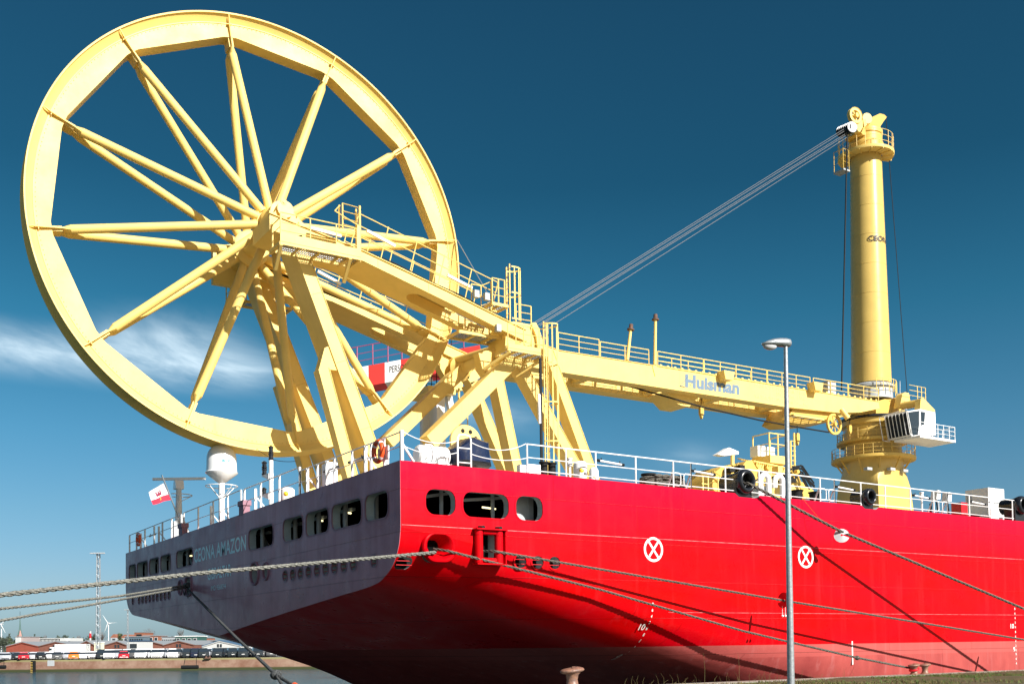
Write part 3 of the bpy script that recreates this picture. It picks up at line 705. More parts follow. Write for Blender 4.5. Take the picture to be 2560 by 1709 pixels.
def deck_leg(a, b, w, h, h2=None):
    A_, B_ = P(a[0], a[1], Y=a[2]), P(b[0], b[1], Y=b[2]); d = (B_ - A_); t = (6.88 - A_.z) / d.z; Bz = A_ + d * t
    q = MB().beam(A_, Bz, w, h, up=V((1, 0, 0)), h2=h2)
    t_ = V((1, 0, 0)); dn = d.normalized(); tt = (t_ - dn * dn.x).normalized()
    for s_ in (-1, 1): q.beam(A_ + tt * s_ * (h / 2 + .012), Bz + tt * s_ * ((h2 or h) / 2 + .012), w + .06, .022, up=V((1, 0, 0)))
    return part('leg', q, YEL, tower)
deck_leg((1288, 905, 13.4), (1432, 1166, 13.4), .66, .46)
deck_leg((1362, 880, 15.2), (1470, 1180, 15.2), .66, .50)
deck_leg((1235, 935, 17.0), (1284, 1170, 17.0), .7, .46)
deck_leg((1172, 960, 18.8), (1262, 1172, 18.8), .66, .48)
# curved knee of the far inner leg
kn = [P(1145, 925, Y=18.5), P(1168, 935, Y=18.5), P(1182, 955, Y=18.5), P(1192, 985, Y=18.5)]
q = MB()
for a_, b_ in zip(kn, kn[1:]): q.beam(a_, b_, .66, .62, up=V((0, 1, 0)))
part('knee', q, YEL, tower)
# pivot cross tubes and saddles
q = MB().tube(P(1290, 866, Y=13.2), P(1135, 928, Y=19.0), .26, n=24)
q.tube(P(1240, 850, Y=14.9) + V((.3, 0, -.3)), P(1130, 905, Y=18.7), .2, n=20)
pa, pb = P(1290, 866, Y=13.2), P(1135, 928, Y=19.0)
for f_, r0, r1 in ((.18, .62, .27), (.82, .27, .62)): q.lathe([(r0, -.32), (.40, -.1), (.31, .12), (r1 if r1 < .4 else .6, .35)] if r0 > r1 else [(.27, -.35), (.31, -.12), (.40, .1), (.62, .32)], pa.lerp(pb, f_), pb - pa, 28)
part('pivot_tube', q, YEL, tower)
# web plates from the pivot tube up to the arms
q = MB()
for yy, dx, pxs in ((14.0, 0, [(1196, 880), (1262, 868), (1300, 862), (1300, 890), (1262, 905), (1232, 930), (1222, 948), (1207, 925)]), (18.7, 0, [(1075, 862), (1120, 880), (1150, 905), (1148, 935), (1128, 955), (1112, 940), (1098, 915), (1085, 885)])):
    q.prism([P(x, y, Y=yy) for x, y in pxs], (0, .5, 0))
parts('web_plate', q, YEL, tower)
# hub end plates with pins
q = MB().prism([P(x, y, Y=13.8) for x, y in ((694, 518), (700, 506), (707, 501), (716, 506), (733, 530), (756, 556), (775, 571), (850, 600), (870, 625), (800, 628), (704, 606), (690, 585), (680, 540))], (0, .3, 0))
hp = part('hub_plate', q, YEL, tower)
for pt_ in ((707, 508), (707, 545)): p = P(pt_[0], pt_[1], Y=13.8); part('pin', MB().tube(p, p - V((0, .14, 0)), .13, n=18).tube(p, p - V((0, .17, 0)), .06, n=12), YELD, hp)
q = MB().prism([(.9, 20.4, 18.2), (.9, 20.4, 19.9), (1.9, 20.4, 20.2), (3.2, 20.4, 19.0), (3.4, 20.4, 18.2)], (0, .3, 0)); part('hub_plate', q, YEL, tower)
q = MB().tube(WC - WN * 2.4, WC - WN * 3.3, .34, n=24).tube(WC + WN * 2.0, WC + WN * 3.7, .34, n=24); parts('axle', q, YELD, tower)
# opening in the arm side, darker recess
# head block at the pivot
hd = MB().prism([P(x, y, Y=13.1) for x, y in ((1266, 812), (1284, 803), (1326, 811), (1332, 806), (1340, 806), (1347, 820), (1357, 850), (1362, 880), (1352, 893), (1262, 884))], (0, 1.5, 0))
head = part('head_block', hd, YEL, tower)
p = P(1337, 815, Y=13.0); part('sheave_cover', MB().prism([P(x, y, Y=12.95) for x, y in ((1330, 812), (1335, 807), (1341, 812), (1347, 835), (1351, 870), (1345, 876), (1341, 840))], (0, .2, 0)), YEL, head)
part('opening', MB().prism([P(x, y, Y=13.08) for x, y in ((1291, 833), (1299, 836), (1305, 845), (1306, 856), (1300, 862), (1292, 861))], (0, .05, 0)), YELD, head)
p = P(1262, 850, Y=14.6); part('drum', MB().lathe([(.36, -.3), (.44, -.3), (.44, -.24), (.3, -.24), (.3, .5), (.44, .5), (.44, .56)], p, (.5, .6, 0), 24), WHT, tower)

# platforms: floor frame with grating seen from below, railing
def platform(name, p0, p1, depth, z, h=.0, ny=1, gr=4, parent=tower):      # p0, p1: near edge ends (x,y); depth towards +Y
    q = MB(); a = V((p0[0], p0[1], z)); b = V((p1[0], p1[1], z)); L_ = (b - a).length; d = (b - a) / L_; nrm = V((-d.y, d.x, 0)); t = .13
    def bm(u, v, w): q.beam(u, v, w, t)
    bm(a, b, .05); bm(a + nrm * depth, b + nrm * depth, .05); bm(a, a + nrm * depth, .05); bm(b, b + nrm * depth, .05)
    for i in range(1, gr): bm(a + d * L_ * i / gr, a + d * L_ * i / gr + nrm * depth, .05)
    o = part(name, q, YEL, parent); g = MB()
    n_ = int(L_ / .09)
    for i in range(n_ + 1): p_ = a + d * (L_ * i / n_) + V((0, 0, .04)); g.beam(p_, p_ + nrm * depth, .012, .04)
    m_ = int(depth / .22)
    for i in range(1, m_ + 1): g.beam(a + nrm * (depth * i / (m_ + 1)) + V((0, 0, .04)), b + nrm * (depth * i / (m_ + 1)) + V((0, 0, .04)), .02, .03)
    part('grating', g, GRATE, o); return o
def yrail(posts, h, rails, name='railing', parent=tower, m=YEL, r=.022, pr=.026, kick=0):
    q = rail_run(posts, h, rails, r, pr)
    if kick:
        for a, b in zip(posts, posts[1:]): q.beam(V(a) + V((0, 0, kick / 2)), V(b) + V((0, 0, kick / 2)), .02, kick, up=(0, 0, 1))
    return part(name, q, m, parent)
ZP = 17.30
pf = platform('platform', (.95, 12.0), (4.35, 12.0), 1.0, ZP, gr=4)
part('kick_plate', MB().box((.95, 11.96, ZP + .05), (4.35, 11.985, ZP + .38)), YEL, pf)
yrail([(.98, 12.0, ZP), (2.2, 12.0, ZP), (3.3, 12.0, ZP), (4.2, 12.0, ZP)], 1.2, (1.2, .82, .5))
yrail([(.98, 12.9, ZP - .1), (.98, 12.0, ZP - .1)], 1.2, (1.1, .75, .45), pr=.035)
q = MB()
for x in (1.0, 3.9): q.beam((x, 12.0, ZP - .05), (x + .1, 12.9, ZP - .75), .12, .14); q.beam((x, 12.0, ZP), (x, 13.2, ZP), .12, .14)
parts('bracket', q, YEL, pf)
# short ladder frame above the walk
lx = P(887, 540, Y=12.4); zt_ = P(842, 510, Y=12.4).z
q = MB()
def post(px_, y0_, y1_, Y_, r): a = P(px_, y0_, Y=Y_); b = P(px_, y1_, Y=Y_); q.tube(a, V((a.x, a.y, b.z)), r, n=8)
post(848, 513, 570, 13.0, .045); post(856, 508, 570, 12.8, .035); post(899, 515, 640, 12.2, .05); post(890, 523, 640, 12.5, .04)
for yy in (508, 527, 545, 560): q.tube(P(856, yy, Y=12.8), P(899, yy + 12, Y=12.2), .02, n=6)
q.tube(P(848, 515, Y=13.0), P(837, 527, Y=12.4), .022, n=6); q.tube(P(837, 527, Y=12.4), P(899, 566, Y=12.2), .022, n=6)
for k in range(6): q.tube(P(890, 535 + k * 15, Y=12.5), P(899, 533 + k * 15, Y=12.2), .015, n=5)
part('ladder_frame', q, YEL, tower)
part('ladder_leg', MB().beam(P(895, 565, Y=12.2), P(897, 655, Y=12.2), .12, .12), YEL, tower)
# walkway rails along the near arm, following its slope
def sloped(x0, x1, y, zf, n_, h, rails, lean=0, parent=tower, m=YEL, r=.02):
    q = MB(); xs = np.linspace(x0, x1, n_); pts = [V((x, y, zf(x))) for x in xs]
    nrm = V((.26, 0, 1)).normalized()
    for p_ in pts: q.tube(p_, p_ + nrm * h, .022, n=6)
    for hh in rails: q.tube(pts[0] + nrm * hh, pts[-1] + nrm * hh, r, n=6)
    return part('railing', q, m, parent)
sloped(4.4, 11.2, 13.1, lambda x: zt1(x), 6, 1.55, (1.55, 1.05, .6))
sloped(4.6, 11.0, 14.6, lambda x: zt1(x) + .1, 7, 1.35, (1.35, .8, .4), r=.016)
sloped(2.6, 12.0, 18.7, lambda x: zt2(x) + .05, 9, 1.0, (1.0, .55, .3))
sloped(2.8, 12.0, 20.5, lambda x: zt2(x) + .2, 9, 1.0, (1.0, .55), r=.016)
def lampbox(a, b, parent=tower):
    A_, B_ = V(a), V(b); return part('strip_lamp', MB().beam(A_, B_, .12, .11), WHTG, parent)
lampbox(P(776, 570, Y=12.7), P(853, 590, Y=12.7)); lampbox(P(917, 577, Y=13.1), P(987, 615, Y=13.1)); lampbox(P(1118, 688, Y=13.2), P(1180, 720, Y=13.2)); lampbox(P(794, 678, Y=18.7), P(852, 710, Y=18.7))
# walkway grating slung between the arm girders
pf2 = platform('platform', (9.8, 13.5), (12.4, 13.5), 1.1, 15.55, gr=3)
# upper ladder with safety cage
def cage(base, z0, z1, r, open_dir, nh=4, parent=tower, name='ladder'):
    q = MB(); b = V(base); od = V(open_dir).normalized(); side = V((-od.y, od.x, 0))
    for s_ in (-1, 1): q.beam(b + side * (.22 * s_) + V((0, 0, z0)), b + side * (.22 * s_) + V((0, 0, z1 + .15)), .05, .05)
    k = int((z1 - z0) / .28)
    for i in range(k + 1): z = z0 + (z1 - z0) * i / k; q.tube(b + side * .22 + V((0, 0, z)), b - side * .22 + V((0, 0, z)), .014, n=5)
    o = part(name, q, YEL, parent); q = MB(); c = b + od * .05
    hz = np.linspace(max(z0, z0 + (.0 if z1 - z0 < 4 else 1.9)), z1, nh)
    def arc(z, t): return c + od * (r * 1.5 * sin(t)) + side * (r * cos(t)) + V((0, 0, z))
    for z in hz:
        pts = [arc(z, pi * j / 12) for j in range(13)]
        for a_, b_ in zip(pts, pts[1:]): q.beam(a_, b_, .012, .06, up=(0, 0, 1))
    for j in (1, 3, 6, 9, 11):
        q.beam(arc(hz[0], pi * j / 12), arc(hz[-1], pi * j / 12), .045, .012)
    part('safety_cage', q, YEL, o); return o
u0 = P(1271, 775, Y=13.4); cage((u0.x, u0.y, 0), P(1271, 800, Y=13.4).z, P(1271, 672, Y=13.4).z, .36, (1, -.25, 0), 3)
u1 = P(1366, 1000, Y=12.0); cage((u1.x, u1.y, 0), 7.0, P(1366, 815, Y=12.0).z, .36, (.55, -.9, 0), 5)
ut = P(1352, 1000, Y=11.9); part('cable_tray', MB().beam((ut.x, ut.y, 7.0), (ut.x, ut.y, P(1352, 895, Y=11.9).z), .12, .06), BLKM, tower)
part('strip_lamp', MB().beam(P(1347, 985, Y=11.7), P(1349, 1058, Y=11.7), .1, .1), WHTG, tower)
pz = P(1255, 775, Y=13.4).z
pf3 = platform('platform', (P(1231, 775, Y=12.8).x, 12.8), (P(1270, 775, Y=12.8).x, 12.8), .9, pz, gr=2)
a_ = P(1231, 775, Y=12.8); b_ = P(1262, 775, Y=12.8)
yrail([(a_.x, 12.8, pz), ((a_.x + b_.x) / 2, 12.8, pz), (b_.x, 12.8, pz)], 1.15, (1.15, .75, .4), pr=.034)
yrail([(a_.x - .9, 13.1, pz - .5), (a_.x - .4, 13.1, pz - .5), (a_.x, 12.9, pz - .3)], 1.3, (1.3, .8, .4))
yrail([P(1290, 812, Y=13.4), P(1328, 818, Y=13.4)], .98, (.98, .62, .3), pr=.03)
# head platform
pz = P(1320, 880, Y=12.0).z; a_ = P(1270, 880, Y=12.0).x; b_ = P(1368, 880, Y=12.0).x
pf4 = platform('platform', (a_, 12.0), (b_, 12.0), 1.1, pz, gr=4); part('kick_plate', MB().box((a_, 11.96, pz + .05), (b_, 11.98, pz + .25)), YEL, pf4)
yrail([(a_ + (b_ - a_) * k / 5, 12.0, pz) for k in range(6)], 1.15, (1.15, .78, .42, .2))
q = MB().beam((a_ + .1, 12.0, pz - .1), (a_ - .5, 13.2, pz - .7), .1, .12).beam((b_ - .1, 12.0, pz - .1), (b_ - .9, 13.2, pz - .8), .1, .12); parts('bracket', q, YEL, pf4)
part('stay_wire', MB().tube(P(1143, 600, Y=16), P(1220, 735, Y=13.5), .02, n=5), CABLE, tower)
# platform on the far side of the hub
platform('platform', (1.85, 20.8), (4.8, 20.8), .8, 17.75, gr=4); yrail([(1.85, 21.5, 17.75), (1.85, 20.9, 17.75), (2.6, 20.9, 17.75)], 1.1, (1.1, .7, .4), pr=.03)

# ------------------------------------------------------------------ mast crane
MX, MY = P(2178, 950, Y=28).x, 28.0
def mz(y): return P(2178, y, Y=28).z
crane = thing('mast_crane', 'tall yellow mast crane with a long box boom lowered towards the stern', 'crane', (MX, MY, 6.5))
q = MB(); z0, z1 = mz(962), mz(385)
prof = []
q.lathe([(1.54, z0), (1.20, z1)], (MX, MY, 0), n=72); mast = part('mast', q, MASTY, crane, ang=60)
q = MB()
for k in range(1, 8):
    z = z0 + (z1 - z0) * k / 8; r = 1.54 + (1.20 - 1.54) * k / 8; q.lathe([(r - .01, z - .03), (r + .012, z - .02), (r + .012, z + .02), (r - .01, z + .03)], (MX, MY, 0), n=56, cap=False)
parts('weld_ring', q, MASTY, mast)
q = MB().lathe([(1.32, mz(392)), (1.38, mz(390)), (1.38, mz(372)), (1.25, mz(368)), (1.25, mz(352)), (1.33, mz(350)), (1.33, mz(340)), (1.2, mz(336)), (.9, mz(326))], (MX, MY, 0), n=48); part('mast_collar', q, YELD, crane)
phi0 = atan2(CC[1] - MY, CC[0] - MX)
vs, fs = text2d('CEONA', .02); zc = mz(614)
part('lettering', MB().add([(MX + 1.40 * cos(phi0 + .02 + 1.62 * u), MY + 1.40 * sin(phi0 + .02 + 1.62 * u), zc - .22 + .44 * v) for u, v in vs], fs), BTXT, mast, smooth=False)
# pedestal
q = MB(); rows = []
for z, sq, r in ((6.5, 1, 2.35), (9.5, 1, 2.2), (12.2, 1, 2.05), (13.6, .75, 2.1), (14.8, .25, 2.2), (15.8, 0, 2.25), (17.2, 0, 2.15), (17.3, 0, 2.35), (18.0, 0, 2.35), (18.1, 0, 2.15), (18.5, 0, 2.15), (18.55, 0, 2.4), (18.9, 0, 2.45), (19.0, 0, 2.2)):
    ring = []
    for k in range(48):
        a = 2 * pi * k / 48 + pi / 48 * 0; c, s_ = cos(a), sin(a); m_ = max(abs(c), abs(s_)); rr = r * ((1 - sq) + sq / m_)
        ring.append((MX + rr * c, MY + rr * s_, z))
    rows.append(ring)
q.grid(rows, closed=True); ped = part('crane_pedestal', q, MASTY, crane, ang=35)  # darker mast paint puts the shade under boom and cab into the colour
part('gear_ring', MB().lathe([(2.35, 18.9), (2.6, 18.95), (2.6, 19.1), (2.3, 19.15)], (MX, MY, 0), n=48), BLK, crane)
def ringplat(name, r0, r1, z, parent, c=None, a0=0, a1=2 * pi, rh=.9, n=28, m=YELD):
    c = c or (MX, MY); o = part(name, MB().lathe([(r0, -.12), (r1, -.12), (r1 + .02, -.06), (r1 + .02, .1), (r1, .1), (r1, 0), (r0, 0)], (c[0], c[1], z), n=48, a0=a0, a1=a1, cap=False), m, parent)
    q = MB()
    def pt(a, h): return (c[0] + (r1 - .04) * cos(a), c[1] + (r1 - .04) * sin(a), z + h)
    full = a1 - a0 > 6.2
    for k in range(n + (0 if full else 1)): a = a0 + (a1 - a0) * k / n; q.tube(pt(a, 0), pt(a, rh), .022, n=5)
    for h in (rh, rh * .66, rh * .33): q.path([pt(a0 + (a1 - a0) * k / (n * 2), h) for k in range(n * 2 + (0 if full else 1))], .018, 5, closed=full)
    part('railing', q, m, o); return o
ringplat('ring_platform', 2.1, 3.2, 15.85, crane); ringplat('ring_platform', 2.1, 2.75, 17.25, crane, n=24)
rp = ringplat('ring_platform', 1.25, 2.15, mz(398), crane, n=14, a0=phi0 - 2.2, a1=phi0 + 2.2, rh=1.35, m=YEL)
q = MB()
for k in range(10):
    a = phi0 - 2.0 + 4.0 * k / 9; q.beam((MX + 1.25 * cos(a), MY + 1.25 * sin(a), mz(398) - .15), (MX + 2.15 * cos(a), MY + 2.15 * sin(a), mz(398) - .15), .05, .12)
part('floor_beams', q, YEL, rp)
q = MB()
for a in np.linspace(0, 2 * pi, 12)[:-1]: q.beam((MX + 2.9 * cos(a), MY + 2.9 * sin(a), 15.75), (MX + 2.1 * cos(a), MY + 2.1 * sin(a), 14.6), .05, .12)
parts('bracket', q, YELD, ped)
q = MB()          # floodlights under the ring
for k, (x, y) in enumerate(((2172, 1171), (2230, 1172), (2262, 1176))):
    p = P(x, y, Y=25.6 - .0 * k); f_ = MB().box((p.x - .28, p.y - .1, p.z - .1), (p.x + .28, p.y + .25, p.z + .1)); part('floodlight', f_, GRYP, ped)
q = MB()
for k in range(4): 
    x = MX - 1.75 + k * 1.05; q.add([(x, MY - 2.37, 6.6), (x + .26, MY - 2.37, 6.6), (x + .26, MY - 2.28, 8.45), (x, MY - 2.26, 8.9)], [(0, 1, 2, 3)])
parts('warning_stripe', q, PTXT, ped, smooth=False)
lett('NO WELDING', lambda u, v: (MX - .9 + 2.3 * u, MY - 2.235 - .0 + (-.012) * 1 - (10.6 - (10.1 + .36 * v)) * .05, 10.1 + .36 * v), GTXT, ped)
part('door', MB().box((MX - 2.32, MY - 1.0, 9.0), (MX - 2.05, MY - .25, 13.2)), GLASS, ped)

# boom
NB = [(1300, 842), (1400, 876), (1640, 914), (1800, 940), (1960, 966), (2196, 1003), (2199, 1020), (2150, 1030), (2094, 1031), (1961, 1016.6), (1838, 997), (1698, 976), (1400, 929.6), (1300, 912)]
q = MB().prism([P(x, y, Y=26.0) for x, y in NB], (0, .95, 0)); boom = part('boom', q, YEL, crane)
fb = []
pts = [P(x, y, Y=26.0) for x, y in NB]
q = MB().prism([(p.x, 28.75, p.z) for p in pts], (0, .95, 0)); boom2 = part('boom', q, YEL, crane)
q = MB()
for x in (22, 27, 33, 38.5, 44, 49): q.box((x, 26.9, 18.6), (x + .5, 28.8, 19.6))
q.prism([(33.5, 26.9, 18.5), (36.5, 26.9, 18.5), (35.6, 26.9, 17.7), (34.6, 26.9, 17.7)], (0, 1.9, 0))
parts('cross_beam', q, YEL, crane)
q = MB()
tp = [P(x, y, Y=26.0) for x, y in NB[:6]]; bt = [P(x, y, Y=26.0) for x, y in NB[6:]]
for seq in (tp, bt):
    for a_, b_ in zip(seq, seq[1:]): q.beam(a_ + V((0, -.03, 0)), b_ + V((0, -.03, 0)), .06, .03)
part('flange', q, YEL, boom)
def ztop(x): return float(np.interp(x, [p.x for p in tp], [p.z for p in tp]))
def brail(x0, x1, y, h, sp=1.42, m=YEL):
    n_ = max(2, int((x1 - x0) / sp) + 1); xs = np.linspace(x0, x1, n_); return part('boom_railing', rail_run([(x, y, ztop(x)) for x in xs], h, (h, h * .68, h * .36), r=.028, pr=.03), m, boom)
xa = lambda px_: P(px_, 940, Y=26).x
for a_, b_, yy in ((1398, 1500, 26.05), (1503, 1624, 26.05), (1646, 1760, 26.05), (1762, 1918, 26.05), (1920, 2026, 26.05), (2034, 2120, 26.05), (2122, 2196, 26.05), (1660, 1900, 26.9), (1790, 2000, 28.8), (1400, 1620, 29.6)): brail(xa(a_), xa(b_), yy, 1.12 if a_ < 1500 else 1.0)
q = MB()
for k in range(40):
    x = xa(1650) + k * .62
    if x < xa(2190): q.box((x, 25.97, ztop(x) - .02), (x + .16, 26.02, ztop(x) + .14))
part('cable_clips', q, YEL, boom)['kind'] = 'stuff'
for (x0, y0, x1, y1) in ((1568, 900, 1577, 820), (1637, 912, 1638.5, 795)):
    a_, b_ = P(x0, y0, Y=26.0), P(x1, y1, Y=26.0); st_ = part('vent_post', MB().tube(a_, b_, .115, .095, n=12), YEL, boom)
    d = (b_ - a_).normalized(); part('post_cap', MB().tube(b_ - d * .12, b_ + d * .25, .15, .13, n=10).tube(b_ - d * .14, b_ - d * .06, .24, n=10), RUST, st_)
part('bracket', MB().prism([P(x, y, Y=25.95) for x, y in ((1632, 916), (1640, 905), (1642, 916), (1638, 940))], (0, .2, 0)), YEL, boom)
for x, y in ((1806, 945), (2029, 972)): p = P(x, y, Y=26); part('bracket', MB().prism([(p.x - .5, 26.02, p.z + .35), (p.x + .5, 26.02, p.z + .35), (p.x + .35, 26.02, p.z - .25), (p.x - .35, 26.02, p.z - .25)], (0, -.7, 0)), YEL, boom)
part('cabinet', MB().box((xa(2072), 26.1, ztop(xa(2072)) + .05), (xa(2092), 26.9, ztop(xa(2072)) + 1.0)), GRYP, boom)
pl = lambda x, y: P(x, y, Y=25.985)
lett('Huisman', bil(pl(1713, 967.5), pl(1848.5, 986.5), pl(1713, 934), pl(1848.5, 953)), LTXT, boom, bold=.045)
q = MB(); a_, b_, c_, d_ = pl(1701, 965), pl(1720, 942), pl(1712, 967), pl(1733, 955)
for s0, s1 in ((pl(1700, 964), pl(1720, 941)), (pl(1700, 964), pl(1712, 966)), (pl(1726, 962), pl(1733, 954))): q.beam(s0, s1, .03, .09, up=(0, 1, 0))
part('logo_line', q, LTXT, boom, smooth=False)
for s, x0, x1, yb in (('MAINHOIST:', 1887, 1936, 966), ('SWL 400mt', 1941.5, 1987, 975.5), ('/ 16m.', 1993, 2013, 984), ('SWL 200mt', 1942, 1987, 989), ('/ 30m.', 1993, 2013, 997), ('WHIPHOIST:', 1887.5, 1937, 994), ('SWL 50mt', 1942.5, 1984, 1003), ('/ 48.5m.', 1993, 2021, 1012.5)):
    h = 9.0; sl_ = .158 * (x1 - x0); lett(s, bil(pl(x0, yb), pl(x1, yb + sl_), pl(x0, yb - h), pl(x1, yb + sl_ - h)), GTXT, boom, bold=-.004)
# gear slung under the boom
q = MB().prism([P(x, y, Y=26.3) for x, y in ((1985, 1018), (2095, 1030), (2085, 1052), (2030, 1058), (1985, 1060), (1965, 1050))], (0, 2.4, 0)); ug = part('under_boom_frame', q, YELD, crane)
platform('platform', (P(1985, 1050, Y=25.6).x, 25.6), (P(2060, 1050, Y=25.6).x, 25.6), 1.2, P(2020, 1042, Y=25.6).z, gr=4, parent=crane)
swc = P(2085, 1060, Y=25.7); q = MB(); q.lathe([(.62, -.08), (.78, -.08), (.80, 0), (.78, .08), (.62, .08), (.62, -.08)], swc, (0, 1, 0), 36, cap=False).tube(swc + V((0, -.2, 0)), swc + V((0, .2, 0)), .14, n=12)
for k in range(8): a = pi * k / 4 + .2; q.beam(swc, swc + V((.66 * cos(a), 0, .66 * sin(a))), .06, .06)
part('sheave', q, YELD, crane)
p = P(2103, 1022, Y=25.3); part('guide_roller', MB().tube(p, P(2120, 1046, Y=25.0), .2, n=14), YEL, crane)
for (x, y0, y1, yb) in ((1753, 978, 1012, 1047), (1993, 1060, 1082, 1113), (2124, 1045, 1062, 1085)):
    a_, b_, c_ = P(x, y0, Y=27), P(x, y1, Y=27), P(x, yb, Y=27)
    q = MB().tube(a_, b_, .025, n=5); hk = part('hook_line', q, BLKM, crane); s_ = (b_.z - c_.z)
    part('hook_block', MB().prism([(b_.x - .12, 26.9, b_.z - .02), (b_.x + .12, 26.9, b_.z - .02), (b_.x + .15, 26.9, b_.z - s_ * .2), (b_.x + .15, 26.9, b_.z - s_ * .65), (b_.x + .07, 26.9, b_.z - s_ * .8), (b_.x, 26.9, b_.z - s_), (b_.x - .07, 26.9, b_.z - s_ * .8), (b_.x - .15, 26.9, b_.z - s_ * .65), (b_.x - .15, 26.9, b_.z - s_ * .2)], (0, .22, 0)), YELD, hk)
cb = [P(1545, 958, Y=26.9), P(1640, 984, Y=26.8), P(1760, 1018, Y=26.4), P(1900, 1050, Y=26), P(1975, 1064, Y=25.9), P(2072, 1080, Y=25.7)]
part('hoist_cable', MB().path(cb, .055, 7), BLKM, crane)
# heel, slewing column front and neck
q = MB().prism([P(x, y, Y=26.6) for x, y in ((2190, 1003), (2215, 996), (2250, 992), (2262, 1005), (2262, 1035), (2190, 1038))], (0, 2.8, 0)); part('slew_column', q, YELD, crane)
part('neck', MB().lathe([(1.62, mz(1002)), (1.62, mz(975)), (1.75, mz(974)), (1.75, mz(968)), (1.55, mz(964))], (MX, MY, 0), n=40), GRYP, crane)
q = MB().prism([P(x, y, Y=25.6) for x, y in ((2250, 1018), (2256, 985), (2262, 980), (2272, 982), (2276, 1000), (2276, 1018))], (0, .6, 0)); part('stay_plate', q, YEL, crane)
a_, b_ = P(2256, 1015, Y=25.4), P(2303, 1006, Y=23.9)
part('cab_arm', MB().tube(a_, b_, .30, n=20), YELD, crane)
part('cab_arm_plate', MB().prism([P(x, y, Y=23.4) for x, y in ((2300, 1022), (2302, 996), (2308, 994), (2337, 1024), (2338, 1030))], (0, .5, 0)), YEL, crane)
# operator cab
CY = 23.4
sf = [P(x, y, Y=CY) for x, y in ((2269, 1027), (2300, 1022), (2338, 1029), (2340, 1087), (2280, 1089))]
cabq = MB().prism(sf, (0, 2.05, 0)); cab_o = part('operator_cab', cabq, WHT, crane)
wi = lambda pts, yy: MB().prism([P(x, y, Y=yy) for x, y in pts], (0, .03, 0))
part('window', wi(((2271, 1030), (2298, 1026), (2298, 1060), (2295, 1086), (2282, 1088)), CY - .02), GLASS, cab_o)
part('window', wi(((2302, 1028), (2313, 1030), (2311, 1060), (2303, 1063)), CY - .02), GLASS, cab_o)
f0, f4 = sf[0], sf[4]
off = V((-.03, 0, 0)); q = MB(); q.add([f0 + off + V((0, .08, -.1)), f0 + off + V((0, 1.97, -.1)), f4 + off + V((0, 1.97, .12)), f4 + off + V((0, .08, .12))], [(0, 1, 2, 3)]); part('front_window', q, BLK, cab_o)
q = MB()
for k in range(7):
    yy = .05 + k * .325; q.path([f0 + V((-.12, yy, 0)), f0.lerp(f4, .9) + V((-.14, yy, 0)), f4 + V((-.02, yy, -.06))], .03, 5)
for t_ in (0, .97): q.tube(f0.lerp(f4, t_) + V((-.13, -.05, 0)), f0.lerp(f4, t_) + V((-.13, 2.1, 0)), .035, n=6)
q.path([f0 + V((-.1, 0, .15)), f0 + V((-.35, 2.3, -.1)), f4 + V((-.4, 2.3, 0)), f4 + V((-.1, 1.9, -.15))], .035, 6)
part('window_bars', q, WHT, cab_o)
a_, b_ = P(2341, 1100, Y=CY), P(2369, 1105, Y=CY)
cw = part('cab_walkway', MB().box((sf[4].x, CY - .7, sf[4].z - .22), (b_.x, CY + 1.6, sf[4].z - .05)), WHT, cab_o)
zf = sf[4].z - .05
part('walkway_railing', rail_run([(x, CY - .68, zf) for x in np.linspace(sf[4].x + .1, b_.x - .05, 7)] + [(b_.x - .05, CY + .4, zf), (b_.x - .05, CY + 1.5, zf)], 1.0, (1.0, .66, .33), r=.022, pr=.025), WHT, cw)
rl = [(MX + 1.9 * cos(a), MY + 1.9 * sin(a), mz(990)) for a in np.linspace(phi0 + .2, phi0 + 1.9, 7)]
part('railing', rail_run(rl, 1.0, (1, .6, .3)), YEL, crane)
q = MB(); p = P(2306, 996, Y=25)
for dx in (0, .5, 1.0): q.tube((p.x - .6 + dx, 25, p.z - 1), (p.x - .6 + dx, 25, p.z + .9), .03, n=5)
for h in (.9, .5, .1): q.tube((p.x - 1.6, 25, p.z + h), (p.x + .4, 25, p.z + h), .02, n=5)
part('railing', q, YEL, crane)
part('antenna', MB().tube(P(2250, 1000, Y=26), P(2250, 952, Y=26), .02, n=5), WHT, crane)
# mast head
hc = P(2137, 290, Y=26.6); q = MB().lathe([(.40, -.12), (.58, -.12), (.63, -.16), (.63, -.1), (.58, 0), (.63, .1), (.63, .16), (.58, .12), (.40, .12), (.40, -.12)], hc, (.15, 1, 0), 30, cap=False)
q.tube(hc + V((0, -.25, 0)), hc + V((0, .3, 0)), .17, n=14)
for k in range(6): a = pi * k / 3; q.beam(hc, hc + V((.5 * cos(a), 0, .5 * sin(a))), .08, .1)
part('sheave', q, YEL, crane)
q = MB().prism([P(x, y, Y=26.5) for x, y in ((2138, 308), (2157, 300), (2157, 318), (2150, 330), (2145, 328))], (0, .4, 0)); parts('head_plate', q, YEL, crane)
q = MB().lathe([(.0, -.15), (.42, -.15), (.46, 0), (.42, .15), (0, .15)], P(2166, 298, Y=26.6), (.3, 1, 0), 24); q.prism([P(x, y, Y=26.5) for x, y in ((2158, 300), (2168, 296), (2168, 312), (2161, 318))], (0, .5, 0)); parts('head_plate', q, YEL, crane)
q = MB().prism([P(x, y, Y=27.2) for x, y in ((2150, 330), (2160, 312), (2176, 295), (2200, 284), (2211, 287), (2217, 293), (2210, 302), (2195, 325), (2186, 337), (2160, 338))], (0, 1.5, 0)); part('head_jib', q, YELD, crane)
a_ = P(2102, 330, Y=27); b_ = P(2130, 318, Y=26); q = MB()
for k in range(6): c_ = a_.lerp(b_, k / 5); q.lathe([(.3, -.05), (.42, -.05), (.42, .05), (.3, .05)], c_, (.3, .95, 0), 18)
